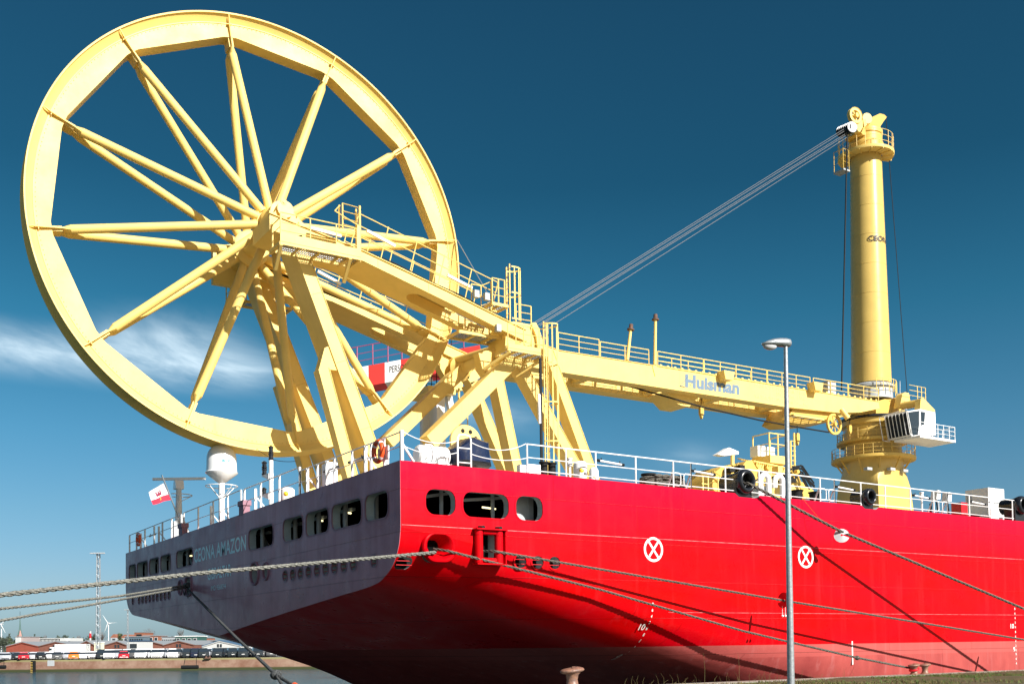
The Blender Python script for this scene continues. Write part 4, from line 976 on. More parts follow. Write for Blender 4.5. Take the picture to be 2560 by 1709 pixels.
q.tube(a_, b_, .25, n=12); part('sheave_block', q, BLK, crane)
q = MB().box((MX - 1.35, MY - 1.0, mz(338)), (MX + .6, MY + 1.2, mz(326))); part('head_base', q, YELD, crane)
bk = P(2105, 415, Y=28); q = MB(); q.box((bk.x - .3, 27.6, bk.z - .5), (bk.x + .45, 28.6, bk.z - .38)); part('side_basket', q, GRYP, crane)
part('railing', rail_run([(bk.x - .27, 28.55, bk.z - .4), (bk.x - .27, 27.65, bk.z - .4), (bk.x + .4, 27.65, bk.z - .4)], 1.6, (1.6, 1.1, .6)), YELD, crane)
for (x0, y0, x1, y1) in ((2129, 311, 1329, 810), (2130, 316, 1334, 811.5), (2129, 325, 1344, 813), (2130, 329, 1349, 814), (2128, 337, 1377, 815)):
    part('stay_cable', MB().tube(P(x0, y0, Y=26.4), P(x1, y1, Y=26.2), .021, n=6), CABLED, crane)
part('hoist_cable', MB().tube(P(2118, 335, Y=27), P(2104, 975, Y=26.4), .06, n=6), BLKM, crane)
part('hoist_cable', MB().tube(P(2215, 296, Y=27.5), P(2268, 982, Y=25.8), .03, n=5), BLKM, crane)

# ------------------------------------------------------------------ red and white gangway behind the wheel frame
gw = thing('gangway_boom', 'red and white banded gangway boom with thin purple rails behind the wheel frame', 'gangway', P(1090, 900, Y=24))
GA, GB = np.array([800, 27.5]), np.array([1200, 22.5])
A0, B0 = P(800, 936, Y=27.5), P(1200, 862, Y=22.5)
zA, zB = A0.z, B0.z
def gpt(x, up_):     # point on the gangway's face at picture column x; up_ 0 bottom .. 1 top
    # intersect column with the vertical plane through A0,B0
    d1 = V((B0.x - A0.x, B0.y - A0.y, 0)); n_ = V((-d1.y, d1.x, 0)); r_ = V(ray(x, 920)); t = (A0 - V(CC)).dot(n_) / r_.dot(n_); p = V(CC) + r_ * t
    f = (p.x - A0.x) / (B0.x - A0.x); zt_ = zA + (zB - zA) * f; return V((p.x, p.y, zt_ - (1 - up_) * 1.12))
back = V((A0.y - B0.y, B0.x - A0.x, 0)).normalized() * -1.0
if back.y < 0: back = -back
bands = [(800, 822, 1), (822, 842, 0), (842, 882, 1), (882, 921, 0), (921, 962, 1), (962, 1002, 0), (1002, 1042, 1), (1042, 1076, 0), (1076, 1106, 1), (1106, 1144, 0), (1144, 1200, 1)]
REDL = mat('signal_red', (.75, .04, .035), .4, noise=.1)
for x0, x1, c in bands[2:]:
    q = MB().prism([gpt(x0, 1), gpt(x1, 1), gpt(x1, 0), gpt(x0, 0)], back * 1.5); part('red_band' if c else 'white_band', q, REDL if c else WHT, gw)
off_ = -back * .02
def gtx(u, v): a = gpt(974 + 70 * u, 0); return V((a.x, a.y, a.z + .50 + .36 * v)) + off_
lett('PERSONNEL', gtx, BTXT, gw, bold=-.006)
pr_ = [gpt(x, 1) for x in (866, 893, 932, 970, 1005, 1040, 1080, 1120, 1160)]
part('railing', rail_run(pr_, 1.15, (1.15, .75, .35), r=.025, pr=.035), mat('purple_rail', (.30, .05, .13), .4), gw)
gt_ = thing('gangway_tower', 'white lattice tower with cut-out plates beneath the banded gangway', 'tower', P(1070, 1100, Y=21.5))
c0 = P(1092, 1000, Y=21); zt2_ = P(1092, 985, Y=21).z
q = MB(); X_, Y_ = c0.x, 21.0
q.box((X_, Y_, 6.6), (X_ + .5, Y_ + .3, zt2_)); q.box((X_, Y_ + 1.6, 6.6), (X_ + .5, Y_ + 1.9, zt2_)); q.box((X_ + .4, Y_ + .3, 6.6), (X_ + .5, Y_ + 1.6, zt2_))
for i in range(5):
    z = 6.8 + i * 1.35; q.box((X_, Y_ + .3, z), (X_ + .4, Y_ + 1.6, z + .25))
parts('column', q, WHT, gt_)
q = MB()
for i in range(4):
    z = 7.0 + i * 1.35; a_, b_ = ((.3, 1.6) if i % 2 else (1.6, .3)); q.beam((X_ + .05, Y_ + a_, z), (X_ + .05, Y_ + b_, z + 1.2), .06, .22)
q.beam((X_ + .8, Y_ + .2, zt2_), (X_ + 2.3, Y_ + .2, 6.8), .3, .3)
parts('diagonal', q, WHT, gt_)
q = MB().box((X_ - .7, Y_ - .4, zt2_), (X_ + .9, Y_ + 2, zt2_ + .3)); q.prism([(X_ + .6, Y_ - .3, zt2_ + .3), (X_ + 1.4, Y_ - .3, zt2_ + .3), (X_ + 1.4, Y_ - .3, zt2_ + 1.0), (X_ + .9, Y_ - .3, zt2_ + 1.0)], (0, .8, 0)); parts('head_plate', q, YEL, gt_)
q = MB()
for dx in np.linspace(0, 1.5, 6): q.tube((X_ - .6 + dx, Y_, zt2_ + .3), (X_ - .6 + dx, Y_, zt2_ + 3.0), .025, n=5)
for h in np.linspace(.5, 3.0, 7): q.tube((X_ - .6, Y_, zt2_ + h), (X_ + .9, Y_, zt2_ + h), .02, n=5)
part('ladder_cage', q, BLKM, gt_)
q = MB(); lx_ = P(1148, 1050, Y=20)
for dx in (0, .5): q.tube((lx_.x + dx, 20, 6.8), (lx_.x + dx, 20, P(1148, 970, Y=20).z), .06 if dx == 0 else .03, n=6)
for k in range(22): z = 6.9 + k * .32; q.tube((lx_.x, 20, z), (lx_.x + .5, 20, z), .015, n=5)
part('ladder', q, YEL, gt_)

# ------------------------------------------------------------------ gear on the deck
def edge(px_, yy=.14): return P(px_, 1200, Y=yy).x
# life raft canister
cx0 = P(1040, 1130, Y=1.3); cx1 = P(1118, 1138, Y=1.3); zc = 7.32
raft = thing('life_raft_canister', 'white ribbed life raft drum lying beside the blue tarpaulin at the stern corner', 'life raft', (cx0.x, 1.3, 6.9))
Lr = cx1.x - cx0.x; zc = 7.36
prof = [(.0, 0), (.22, .0), (.29, .05)]
for k in range(7): t = .12 + (Lr - .24) * k / 6; prof += [(.305, t - .03), (.322, t - .018), (.322, t + .018), (.305, t + .03)]
prof += [(.29, Lr - .05), (.22, Lr), (0, Lr)]
part('drum', MB().lathe(prof, (cx0.x, 1.3, zc), (1, 0, 0), 28), WHTG, raft)
q = MB()
q.box((cx0.x + .02, .98, 6.9), (cx1.x - .02, 1.62, 7.12))
for t in (.2, .55, Lr - .2): q.tube((cx0.x + t, .96, 6.95), (cx0.x + t, .96, 7.3), .022)
parts('cradle', q, WHT, raft)
part('strap', MB().lathe([(.325, -.012), (.33, 0), (.325, .012)], (cx0.x + Lr * .37, 1.3, zc), (1, 0, 0), 28, cap=False), BLKM, raft)
# tarpaulin-covered machine
tp_ = [P(x, y, Y=1.2) for x, y in ((1128, 1122), (1150, 1108), (1172, 1092), (1188, 1088), (1206, 1095), (1228, 1103), (1230, 1125), (1236, 1168), (1190, 1163), (1142, 1158), (1134, 1140))]
q = MB(); rows = []; n_ = len(tp_); rr_ = random.Random(3)
cen = sum(tp_, V()) / n_
fine = []
for i in range(n_):
    a_, b_ = tp_[i], tp_[(i + 1) % n_]
    for k in range(5): fine.append(a_.lerp(b_, k / 5))
for j in range(9):
    t = j / 8; sc = (.72, .9, .98, 1, 1, 1, .97, .86, .6)[j]
    rows.append([cen + (p - cen) * (sc * (1 + .022 * sin(9 * i * .7 + j * 1.9) + .012 * rr_.uniform(-1, 1))) + V((0, t * 1.3 - .1, -.0)) for i, p in enumerate(fine)])
q.grid(rows, closed=True); q.f.append(tuple(range(len(fine) - 1, -1, -1))); q.m.append(0); q.f.append(tuple(8 * len(fine) + k for k in range(len(fine)))); q.m.append(0)
single('tarpaulin_cover', q, BLUET, 'crumpled dark blue tarpaulin wrapped over a machine next to the white raft drum', 'tarpaulin', org=(cen.x, 1.8, 6.9), ang=60)
# hoop ladder over the bulwark
hx0, hx1 = edge(1145, .1), edge(1178, .1); z_ = P(1160, 1086, Y=.1).z
q = MB(); hm_ = (hx0 + hx1) / 2
q.path([(hx0, .1, 6.85), (hx0, .1, z_ - .12), (hx0 + .05, .1, z_ - .03), (hm_, .1, z_), (hx1 - .05, .1, z_ - .03), (hx1, .1, z_ - .12), (hx1, .1, 6.85)], .028, 8)
for h in (.12, .55): q.tube((hx0, .1, 6.9 + h), (hx1, .1, 6.9 + h), .02)
part('boarding_hoop', q, WHT, ship)
ch = MB()
def catenary(a, b, sag, n=10): a, b = V(a), V(b); return [a.lerp(b, k / n) - V((0, 0, sag * 4 * (k / n) * (1 - k / n))) for k in range(n + 1)]
ch.path(catenary((.15, .1, 7.75), (hx0, .1, 7.65), .18), .014, 5); ch.path(catenary((.15, .1, 7.35), (hx0, .1, 7.3), .15), .014, 5)
ch.path(catenary((hx1, .1, 7.65), (4.4, .14, 7.8), .22), .014, 5); ch.path(catenary((hx1, .1, 7.3), (4.4, .14, 7.35), .12), .014, 5); parts('safety_chain', ch, WHT, ship)
def lathe_thing(name, label, cat, x, y, z, bits, group=None):
    t = thing(name, label, cat, (x, y, z), group)
    for nm, prof, m in bits: part(nm, MB().lathe(prof, (x, y, z), n=24), m, t)
    return t
# lifebuoys
def lifebuoy(c, label):
    t = thing('lifebuoy', label, 'lifebuoy', c, 'orange lifebuoys on the stern rail'); R_, r_ = .29, .075; c = V(c)
    q = MB().path([c + V((0, R_ * cos(a), R_ * sin(a))) for a in np.linspace(0, 2 * pi, 33)[:-1]], r_, 12, closed=True); part('ring', q, ORNG, t)
    for k in range(4):
        a = pi / 4 + k * pi / 2; pts = [c + V((0, R_ * cos(a + e), R_ * sin(a + e))) for e in (-.12, 0, .12)]; part('reflective_band', MB().path(pts, r_ + .006, 12), WHT, t)
lifebuoy((.02, P(945, 1133, X=.02).y, P(945, 1128, X=.02).z), 'bright orange lifebuoy hung near the corner post of the stern rail')
lifebuoy((.02, P(346, 1352, X=.02).y, 7.42), 'orange lifebuoy at the far left end of the stern rail')
# stern mast with black lanterns
a_ = P(678, 1262, X=.7); zt3 = P(678, 1150, X=.7).z
sm = thing('signal_mast', 'white signal pole with three black lanterns behind the stern rail', 'mast', (a_.x, a_.y, 6.9))
part('pole', MB().tube((a_.x, a_.y, 6.9), (a_.x, a_.y, zt3), .085, n=14), WHT, sm)
def lantern(c, n_, s=1.0):
    pr = []; z = 0
    for k in range(n_): pr += [(.07 * s, z), (.11 * s, z + .03), (.11 * s, z + .06), (.085 * s, z + .09), (.085 * s, z + .2), (.11 * s, z + .22), (.11 * s, z + .25), (.07 * s, z + .27)]; z += .27
    part('lantern', MB().lathe(pr + [(.04, z + .03)], c, n=18), BLK, sm)
lantern((a_.x, a_.y, zt3), 2, .95)
for px_, py_, n_ in ((661, 1188, 2), (660, 1237, 1)):
    c = P(px_, py_, X=.7); lantern((c.x, c.y, c.z), n_); part('shelf', MB().prism([(c.x - .1, c.y + .12, c.z - .02), (c.x - .1, a_.y, c.z - .02), (c.x - .1, a_.y, c.z - .28)], (.2, 0, 0)), WHT, sm)
part('wire', MB().path(catenary((a_.x, a_.y, zt3 + .05), P(740, 1152, X=1.5), .05), .012, 5), BLKM, sm)
part('wire', MB().path(catenary((a_.x, a_.y, zt3 + .1), P(640, 1120, X=1.5), .02), .01, 5), BLKM, sm)
# satellite dome
c = P(554, 1180, X=.28); y_ = c.y; Rr = .665
dome = thing('satellite_dome', 'white radome on a pole above the stern with faint teal lettering', 'radome', (c.x, y_, 6.9))
zb_ = P(554, 1181, X=.28).z
def dr(t): return (Rr * .92 * cos(t), .62 + .58 * sin(t))
pr = [(.14, -.42), (.2, -.4), (Rr * 1.0, -.04), (Rr * 1.02, 0), (Rr * .96, .04), (Rr * .94, .3), (Rr * .93, .62)] + [dr(t) for t in np.linspace(.1, pi / 2, 12)]
sh = part('dome', MB().lathe(pr, (c.x, y_, zb_), n=48), WHTG, dome, ang=40)
vs, fs = text2d('Sea Tel', .02); ph = atan2(CC[1] - y_, CC[0] - c.x)
part('lettering', MB().add([(c.x + Rr * .955 * cos(ph + .0 + .55 * u), y_ + Rr * .955 * sin(ph + .0 + .55 * u), zb_ + .36 + .17 * v) for u, v in vs], fs), TEALT, sh, smooth=False)
part('pole', MB().tube((c.x, y_, 6.9), (c.x, y_, zb_ - .42), .13, n=16).tube((c.x, y_, zb_ - .5), (c.x, y_, zb_ - .38), .08), WHT, dome)
q = MB(); zr_ = P(554, 1215, X=.28).z
q.path([(c.x + .66 * cos(a), y_ + .66 * sin(a), zr_) for a in np.linspace(0, 2 * pi, 33)[:-1]], .02, 6, closed=True)
for k in range(4): a = k * pi / 2 + .4; q.tube((c.x + .66 * cos(a), y_ + .66 * sin(a), zr_), (c.x + .12 * cos(a), y_ + .12 * sin(a), zr_ - .5), .018)
part('guard_ring', q, WHT, dome)
# radar mast
c = P(447, 1310, X=.5); y_ = c.y
rad_ = thing('radar_mast', 'white radar mast with a long scanner bar at the left of the stern', 'radar', (c.x, y_, 6.9))
ztp = P(447, 1222, X=.5).z
part('pole', MB().tube((c.x, y_, 6.9), (c.x, y_, ztp), .20, .13, n=14), WHT, rad_)
part('gearbox', MB().prism([(c.x - .2, y_ - .22, ztp), (c.x - .2, y_ + .28, ztp), (c.x - .2, y_ + .16, ztp + .42), (c.x - .2, y_ - .12, ztp + .42)], (.4, 0, 0)), WHTG, rad_)
q0, q1 = P(395, 1203, X=1.4), P(512, 1199, X=1.4); zz = ztp + .5
d_ = V((AU[0], AV[0], 0)); m_ = V((c.x, y_, zz)); q = MB().beam(m_ - d_ * 1.25, m_ + d_ * 1.3, .14, .12); part('scanner', q, WHTG, rad_)
q = MB(); zr_ = ztp - .3
q.path([(c.x + .62 * cos(a), y_ + .62 * sin(a), zr_) for a in np.linspace(-2.4, 1.8, 20)], .025, 6)
for a in (-1.8, -.2, 1.2): q.tube((c.x + .62 * cos(a), y_ + .62 * sin(a), zr_), (c.x, y_, zr_ - .35), .018)
part('guard_ring', q, WHT, rad_)
q = MB()
for dy in (-.9, .9): q.beam((c.x + .3, y_ + dy, 6.9), (c.x, y_ + dy * .15, 8.15), .14, .1)
parts('strut', q, WHT, rad_); part('cabinet', MB().box((c.x - .3, y_ - .25, 6.95), (c.x + .1, y_ + .25, 7.75)), GRYP, rad_)
# flag
fl = thing('ensign_staff', 'slanting staff with a white and red flag bearing a castle and key', 'flag', P(446, 1292, X=.4))
s0, s1 = P(446, 1292, X=.4), P(405, 1188, X=-.5)
part('staff', MB().tube(s0, s1, .035, .03, n=8).tube(s1 + V((0, -.1, 0)), s1 + V((0, .15, .02)), .012), GALV, fl)
corners = [P(409, 1207, X=-.45), P(373, 1228, X=-1.0), P(384, 1259, X=-1.0), P(427, 1249, X=-.1)]   # hoist top, fly top, fly bottom, hoist bottom
def fpt(u, v, off=0.0):
    a_ = corners[0].lerp(corners[3], 1 - v); b_ = corners[1].lerp(corners[2], 1 - v); p = a_.lerp(b_, u); n_ = V((-.8, -.5, 0)).normalized()
    return p + n_ * (.06 * sin(u * 7 + v * 1.6) * u + off) + V((0, 0, .04 * sin(u * 5) * u))
FW_ = mat('flag_white', (.70, .72, .74), .8); FR_ = mat('flag_red', (.62, .02, .05), .8)
for v0, v1, m_, nm in ((.34, 1, FW_, 'flag_cloth'), (0, .34, FR_, 'flag_cloth')):
    q = MB(); q.grid([[fpt(u, v0 + (v1 - v0) * j / 6) for u in np.linspace(0, 1, 15)] for j in range(7)]); fc = part(nm, q, m_, fl, ang=80)
q = MB()
def frect(u0, v0, u1, v1, off=.012): q.add([fpt(u0, v0, off), fpt(u1, v0, off), fpt(u1, v1, off), fpt(u0, v1, off), fpt(u0, v0, -off), fpt(u1, v0, -off), fpt(u1, v1, -off), fpt(u0, v1, -off)], [(0, 1, 2, 3), (7, 6, 5, 4)])
for k in range(6): frect(.36 + k * .055, .44, .36 + (k + 1) * .055, .60)
for u_ in (.36, .49, .62): frect(u_, .6, u_ + .07, .74)
part('castle_emblem', q, mat('emblem_red', (.25, .02, .06), .8), fl, smooth=False)
q = MB(); frect(.5, .14, .53, .44, .02); frect(.5, .14, .57, .18, .02); part('key_emblem', q, mat('emblem_gold', (.8, .5, .05), .6), fl, smooth=False)

# searchlight / siren housings with yellow lens
def lamp_housing(px_, py_, Y_, s, label):
    c = P(px_, py_, Y=Y_); t = thing('deck_lamp', label, 'lamp', (c.x, Y_, 6.85), 'grey drum lamps behind the rail'); z = 6.85
    part('housing', MB().lathe([(.24 * s, .0), (.30 * s, .03), (.30 * s, .1), (.21 * s, .14), (.25 * s, .2), (.27 * s, .3), (.27 * s, .66), (.2 * s, .74), (.1, .76)], (c.x, Y_, z), n=28), WHT, t)
    d = V((CC[0] - c.x, CC[1] - Y_, 0)).normalized(); d = (d + V((.25, 0, 0))).normalized()
    part('lens', MB().ball((c.x + d.x * .17 * s, Y_ + d.y * .17 * s, z + .42), .13 * s, 10), mat('amber_lens', (.75, .52, .03), .3), t)
lamp_housing(1450, 1160, 1.0, .85, 'larger grey-white drum lamp with amber lens in front of the frame legs'); lamp_housing(1484, 1165, 1.8, .6, 'smaller drum lamp with amber lens just right of the larger one')
c = P(745, 1225, X=.5); t = thing('deck_lamp', 'white box lamp with a yellow lens behind the stern rail', 'lamp', (c.x, c.y, 6.9), 'grey drum lamps behind the rail')
part('housing', MB().lathe([(.24, 0), (.27, .08), (.27, .45), (.2, .52), (.05, .54)], (P(718, 1215, X=.6).x, P(718, 1215, X=.6).y, 7.0), n=20), WHT, t); pp = P(723, 1222, X=.5); part('lens', MB().ball((pp.x - .16, pp.y - .1, 7.22), .09, 8), mat('amber_lens_bright', (.8, .6, .03), .3), t)
# equipment cluster near the stern legs
c = P(835, 1180, X=.8); t = thing('control_box', 'white control cabinet behind the stern rail at the foot of the yellow leg', 'cabinet', (c.x, c.y, 6.9))
part('body', MB().box((.5, c.y - .3, 6.95), (.8, c.y + .35, 7.85)), WHT, t); part('door', MB().box((.47, c.y + .4, 7.0), (.5, c.y + .75, 7.75)), GRYP, t)
def bollard_pair(x, y, lab, s=1.0):
    t = thing('deck_bollard', lab, 'bollard', (x, y, 6.88), 'black twin bollards on deck')
    for dx in (0, .30 * s): part('post', MB().lathe([(.12 * s, 0), (.12 * s, .5 * s), (.15 * s, .52 * s), (.15 * s, .56 * s), (.0, .56 * s)], (x + dx, y, 6.88), n=20), BLKM, t)
    return t
c = edge(1360, 1.0); bollard_pair(c, 1.0, 'pair of black posts at the foot of the caged ladder', 1.05)
# lump of dark rope behind
def rope_coil(c, r, n, lab, m=ROPED, h=.07, grp='rope heaps on deck'):
    q = MB(); rr_ = random.Random(int(r * 1000))
    for k in range(n):
        R_ = r * (1 - .06 * (k % 4)) * rr_.uniform(.9, 1.05); z = h * .7 * k * .5 + .03
        q.path([(c[0] + R_ * cos(a) + rr_.uniform(-.015, .015), c[1] + R_ * .8 * sin(a), c[2] + z + .02 * sin(3 * a + k)) for a in np.linspace(0, 2 * pi, 25)[:-1]], .034, 6, closed=True)
    return single('rope_coil', q, m, lab, 'rope', grp, org=c)
rope_coil((edge(1395, 1.4), 1.5, 6.88), .25, 8, 'small black rope heap right of the ladder foot')
bx = edge(1645, 1.2)
t = thing('rope_drum', 'low black bitts wound with grey hawser seen between the rail posts', 'bitts', (bx, 1.2, 6.88))
for dx in (-.42, .85): part('post', MB().lathe([(.2, 0), (.2, .5), (.27, .52), (.27, .58), (0, .58)], (bx + dx, 1.2, 6.88), n=20), BLKM, t)
q = MB(); rr_ = random.Random(5)
for k in range(7):
    z = 6.93 + k * .062
    for dx, R_ in ((-.42, .29), (.85, .28)): q.path([(bx + dx + (R_ + .02 * (k % 2)) * cos(a), 1.2 + (R_) * sin(a), z + .015 * sin(2 * a)) for a in np.linspace(0, 2 * pi, 21)[:-1]], .036, 6, closed=True)
for k in range(11): 
    z = 6.93 + k * .045; q.path([(bx - .40 + 1.2 * u, .86 + .05 * (k % 3) + .1 * sin(u * 3), z + .16 * sin(u * pi) * (1 - k / 14) + (.02 * sin(u * 20 + k))) for u in np.linspace(0, 1, 12)], .036, 6)
part('hawser', q, ROPEB, t)['kind'] = 'stuff'
part('panel', MB().box((edge(1305, .8), .9, 6.9), (edge(1320, .8), 1.1, 7.3)).box((edge(1322, .8), .8, 6.9), (edge(1352, .8), .84, 7.32)), WHT, ship)

# deck chocks (black, trumpet mouthed)
def deck_chock(px_, py_, r, lab, ty=.10):
    c = P(px_, py_, Y=-.02); t = thing('deck_chock', lab, 'chock', (c.x, .2, 6.8), 'black ring chocks in the bulwark dips')
    rows = []
    for j in range(17):
        a = pi * 1.15 * j / 16 - .1; rr_ = r * (.58 + .30 * (1 - cos(a))); dy = -.18 * sin(a) * (r / .3)
        rows.append([(c.x + rr_ * cos(b), .02 + dy, c.z + rr_ * 1.05 * sin(b)) for b in np.linspace(0, 2 * pi, 37)[:-1]])
    for dy in (.3, .8): rows.append([(c.x + r * .95 * cos(b), dy * r / .3, c.z + r * sin(b)) for b in np.linspace(0, 2 * pi, 37)[:-1]])
    part('mouth', MB().grid(rows, closed=True), BLK, t)
    part('bore', MB().lathe([(r * .57, .0), (r * .5, .12)], (c.x, -.0, c.z), (0, 1, 0), 24, cap=False).add([(c.x + r * .5 * cos(b), .12, c.z + r * .5 * sin(b)) for b in np.linspace(0, 2 * pi, 25)[:-1]], [tuple(range(24))]), BLKM, t)
    part('seat', MB().box((c.x - r * 1.05, .05, 6.7), (c.x + r * 1.05, .6, c.z - r * .3)), BLK, t); return c
dc1 = deck_chock(1863, 1203, .36, 'large black ring chock in the bulwark with the upper mooring rope leading out'); deck_chock(2174, 1241, .27, 'empty black ring chock before the crane pedestal'); deck_chock(2554, 1262, .33, 'black chock at the right edge of the picture')
# goosenecks (white vent pipes)
for i, (px_, lab) in enumerate(((1921, 'left one of two white bent vent pipes beside the yellow winch'), (1956, 'right one of two white bent vent pipes behind the lamp post'))):
    c = edge(px_, 1.4); q = MB().path([(c, 1.4, 6.8), (c, 1.4, 7.72), (c - .03, 1.4, 7.82), (c - .12, 1.4, 7.9), (c - .24, 1.4, 7.9), (c - .36, 1.4, 7.84), (c - .42, 1.4, 7.7), (c - .43, 1.4, 7.45)], .105, 14); single('vent_pipe', q, WHT, lab, 'vent pipe', 'white vent pipes', org=(c, 1.4, 6.85))
for i, (px_, lab) in enumerate(((1991, 'left black tapered drum standing right of the lamp post'), (2036, 'right black tapered drum standing right of the lamp post'))):
    c = edge(px_, 1.0); single('deck_drum', MB().lathe([(.17, 0), (.22, .45), (.26, .47), (.26, .5), (0, .5)], (c, 1.0, 6.85), n=24), BLKM, lab, 'drum', 'black drums', org=(c, 1, 6.85))
c = edge(1890, 1.6); single('locker', MB().box((c, 1.5, 6.85), (c + .6, 2.0, 7.5)), GRYP, 'grey steel locker between the big chock and the vent pipes', 'locker', org=(c, 1.5, 6.85))
# yellow tensioner winch (complicated machine amidships)
wx = P(1860, 1160, Y=9).x; wz = 6.85
def w9(px_, py_, Y_=8): p = P(px_, py_, Y=Y_); return p
win = thing('yellow_winch', 'bulky yellow winch machine with hydraulic hoses and a railed top platform', 'winch', (wx, 9, wz))
q = MB().prism([w9(x, y) for x, y in ((1776, 1245), (1780, 1205), (1790, 1178), (1806, 1165), (1838, 1160), (1850, 1172), (1865, 1152), (1880, 1149), (1888, 1165), (1905, 1190), (1905, 1245))], (0, 1.6, 0)); part('side_frame', q, YELD, win)
q = MB().prism([w9(x, y, 8.4) for x, y in ((1884, 1150), (1930, 1159), (1965, 1168), (1990, 1180), (2002, 1200), (2000, 1245), (1886, 1245))], (0, 1.8, 0)); part('casing', q, YEL, win)
for (x, y, r_) in ((1822, 1205, 17), (1788, 1215, 12), (1868, 1200, 14)): c = w9(x, y, 7.95); part('drum', MB().lathe([(.02, 0), (r_ / 55, 0), (r_ / 50, .08), (r_ / 50, -.2)], c, (0, -1, 0), 24), YELD if r_ != 17 else BLK, win)
for (x, y) in ((1892, 1162), (1918, 1167), (1905, 1185), (1980, 1200)): c = w9(x, y, 8.35); part('boss', MB().lathe([(.0, .1), (.14, .1), (.18, 0)], c, (0, -1, 0), 16), YELD, win)
q = MB()
for k in range(26):
    x = 1855 + k * 5.3; p0 = w9(x, 1149 + k * 1.1, 8.2); q.tube(p0, p0 + V((.05, .3, .12)), .03, n=6)
part('bolt_row', q, YELD, win)['kind'] = 'stuff'
q = MB(); rr_ = random.Random(11)
for k in range(16): 
    a_ = w9(1985 + rr_.uniform(-8, 12), 1165 + rr_.uniform(0, 30), 8); b_ = w9(2025 + rr_.uniform(-10, 12), 1212 + rr_.uniform(-20, 12), 8); m_ = a_.lerp(b_, .5) + V((0, 0, rr_.uniform(.1, .5))); q.path([a_, a_.lerp(m_, .6), m_, m_.lerp(b_, .5), b_], .035, 6)
part('hydraulic_hoses', q, BLKM, win)['kind'] = 'stuff'
q = MB().prism([w9(x, y, 8.6) for x, y in ((1992, 1200), (2010, 1206), (2034, 1225), (2034, 1245), (1992, 1245))], (0, 1.2, 0)); part('motor', q, YELD, win)
p0, p1 = w9(1922, 1150, 8.5), w9(1965, 1156, 8.5); q = MB().box((p0.x, 8.4, p0.z - .12), (p1.x, 9.6, p0.z + .25)); q.tube(w9(1953, 1150, 8.6), w9(1953, 1175, 8.6), .1); part('top_platform', q, YEL, win)
zz = p0.z + .25; pts = [(p0.x, 9.5, zz), (p0.x, 8.45, zz), ((p0.x + p1.x) / 2, 8.45, zz), (p1.x, 8.45, zz), (p1.x, 9.5, zz)]
part('railing', rail_run(pts, 1.05, (1.05, .55), r=.03, pr=.035), YEL, win)
for x in (1926, 1950): c = w9(x, 1140, 8.3); part('white_tank', MB().box((c.x - .2, 8.9, zz), (c.x + .3, 9.4, zz + .5)), WHT, win)
q = MB(); a_, b_ = w9(1982, 1175, 8.5), w9(1982, 1102, 8.5)
for dx in (-.12, .14): q.tube((a_.x + dx, 8.5, a_.z), (a_.x + dx, 8.5, b_.z + (0 if dx < 0 else .4)), .045, n=6)
for k in range(7): z = a_.z + (b_.z - a_.z) * k / 6; q.tube((a_.x - .14, 8.5, z), (a_.x + .22, 8.5, z), .02, n=5)
part('ladder', q, YEL, win)
q = MB(); a_, b_ = w9(1831, 1163, 8), w9(1831, 1135, 8); q.tube(a_, b_, .09, n=8); part('lamp_post', q, YEL, win)
p = w9(1831, 1134, 8); part('floodlight', MB().prism([(p.x + .3, 7.9, p.z + .12), (p.x - .3, 7.9, p.z + .25), (p.x - 1.0, 7.9, p.z - .12), (p.x - .6, 7.9, p.z - .15), (p.x + .3, 7.9, p.z)], (0, .35, 0)), WHT, win)
q = MB()
for x in (1757, 1770, 1795, 1800): q.tube(w9(x, 1190, 5), V((w9(x, 1190, 5).x, 5, 6.85)), .03, n=5)
q.tube(w9(1754, 1189, 5), w9(1772, 1191, 5), .03, n=5); q.tube(w9(1754, 1208, 5), w9(1772, 1210, 5), .025, n=5); parts('guard_rail', q, YEL, win)
# little signal lamps, lockers and the white house
for px_, h_, lab in ((1425, .75, 'small white signal lamp left of the grey drum lamp'), (2303, .9, 'thin white stand left of the floodlight behind the rail')):
    x = edge(px_, .8); t = thing('signal_lamp', lab, 'lamp', (x, .8, 6.85)); part('stem', MB().tube((x, .8, 6.8), (x, .8, 6.85 + h_ * .7), .04), WHT, t); part('head', MB().lathe([(.09, 0), (.09, .08), (.07, .1), (.07, .2), (.09, .22), (.09, .26), (0, .28)], (x, .8, 6.85 + h_ * .7), n=14), WHT, t)
for px_, py_, lab in ((2340, 1232, 'white floodlight fixed to the rail, left of a matching one'), (2368, 1237, 'white floodlight fixed to the rail, right of a matching one')):
    c = P(px_, py_ + 5, Y=.3); t = thing('floodlight', lab, 'floodlight', c, 'white floodlights on the rail'); part('case', MB().prism([(c.x - .12, .2, c.z - .18), (c.x + .14, .2, c.z - .18), (c.x + .18, .2, c.z + .18), (c.x - .02, .2, c.z + .2)], (0, .3, 0)), WHT, t); part('arm', MB().tube((c.x, .3, c.z - .15), (c.x + .1, .3, 6.85), .03), BLKM, t)
x0, x1 = P(2472, 1290, Y=1.6).x, P(2512, 1296, Y=1.6).x; zt_w = P(2472, 1218, Y=1.6).z
wh = thing('deck_house', 'tall white metal locker with a small sign behind the rail', 'locker', (x0, 1.6, 6.8))
part('body', MB().box((x0, 1.6, 6.75), (x1, 2.75, zt_w)), WHT, wh); part('seam', MB().box((x0 + .02, 1.585, 7.25), (x1 - .02, 1.6, 7.27)).box((x0 + .02, 1.57, 7.78), (x1 - .02, 1.6, 7.83)), GRYP, wh)
part('sign', MB().box((x0 - .012, 2.05, 7.35), (x0, 2.25, 7.45)).box((x0 - .012, 2.05, 7.2), (x0, 2.25, 7.26)), WTXT, wh); part('vent', MB().box((x0 - .03, 2.45, 7.8), (x0, 2.68, 8.25)), GRYP, wh)
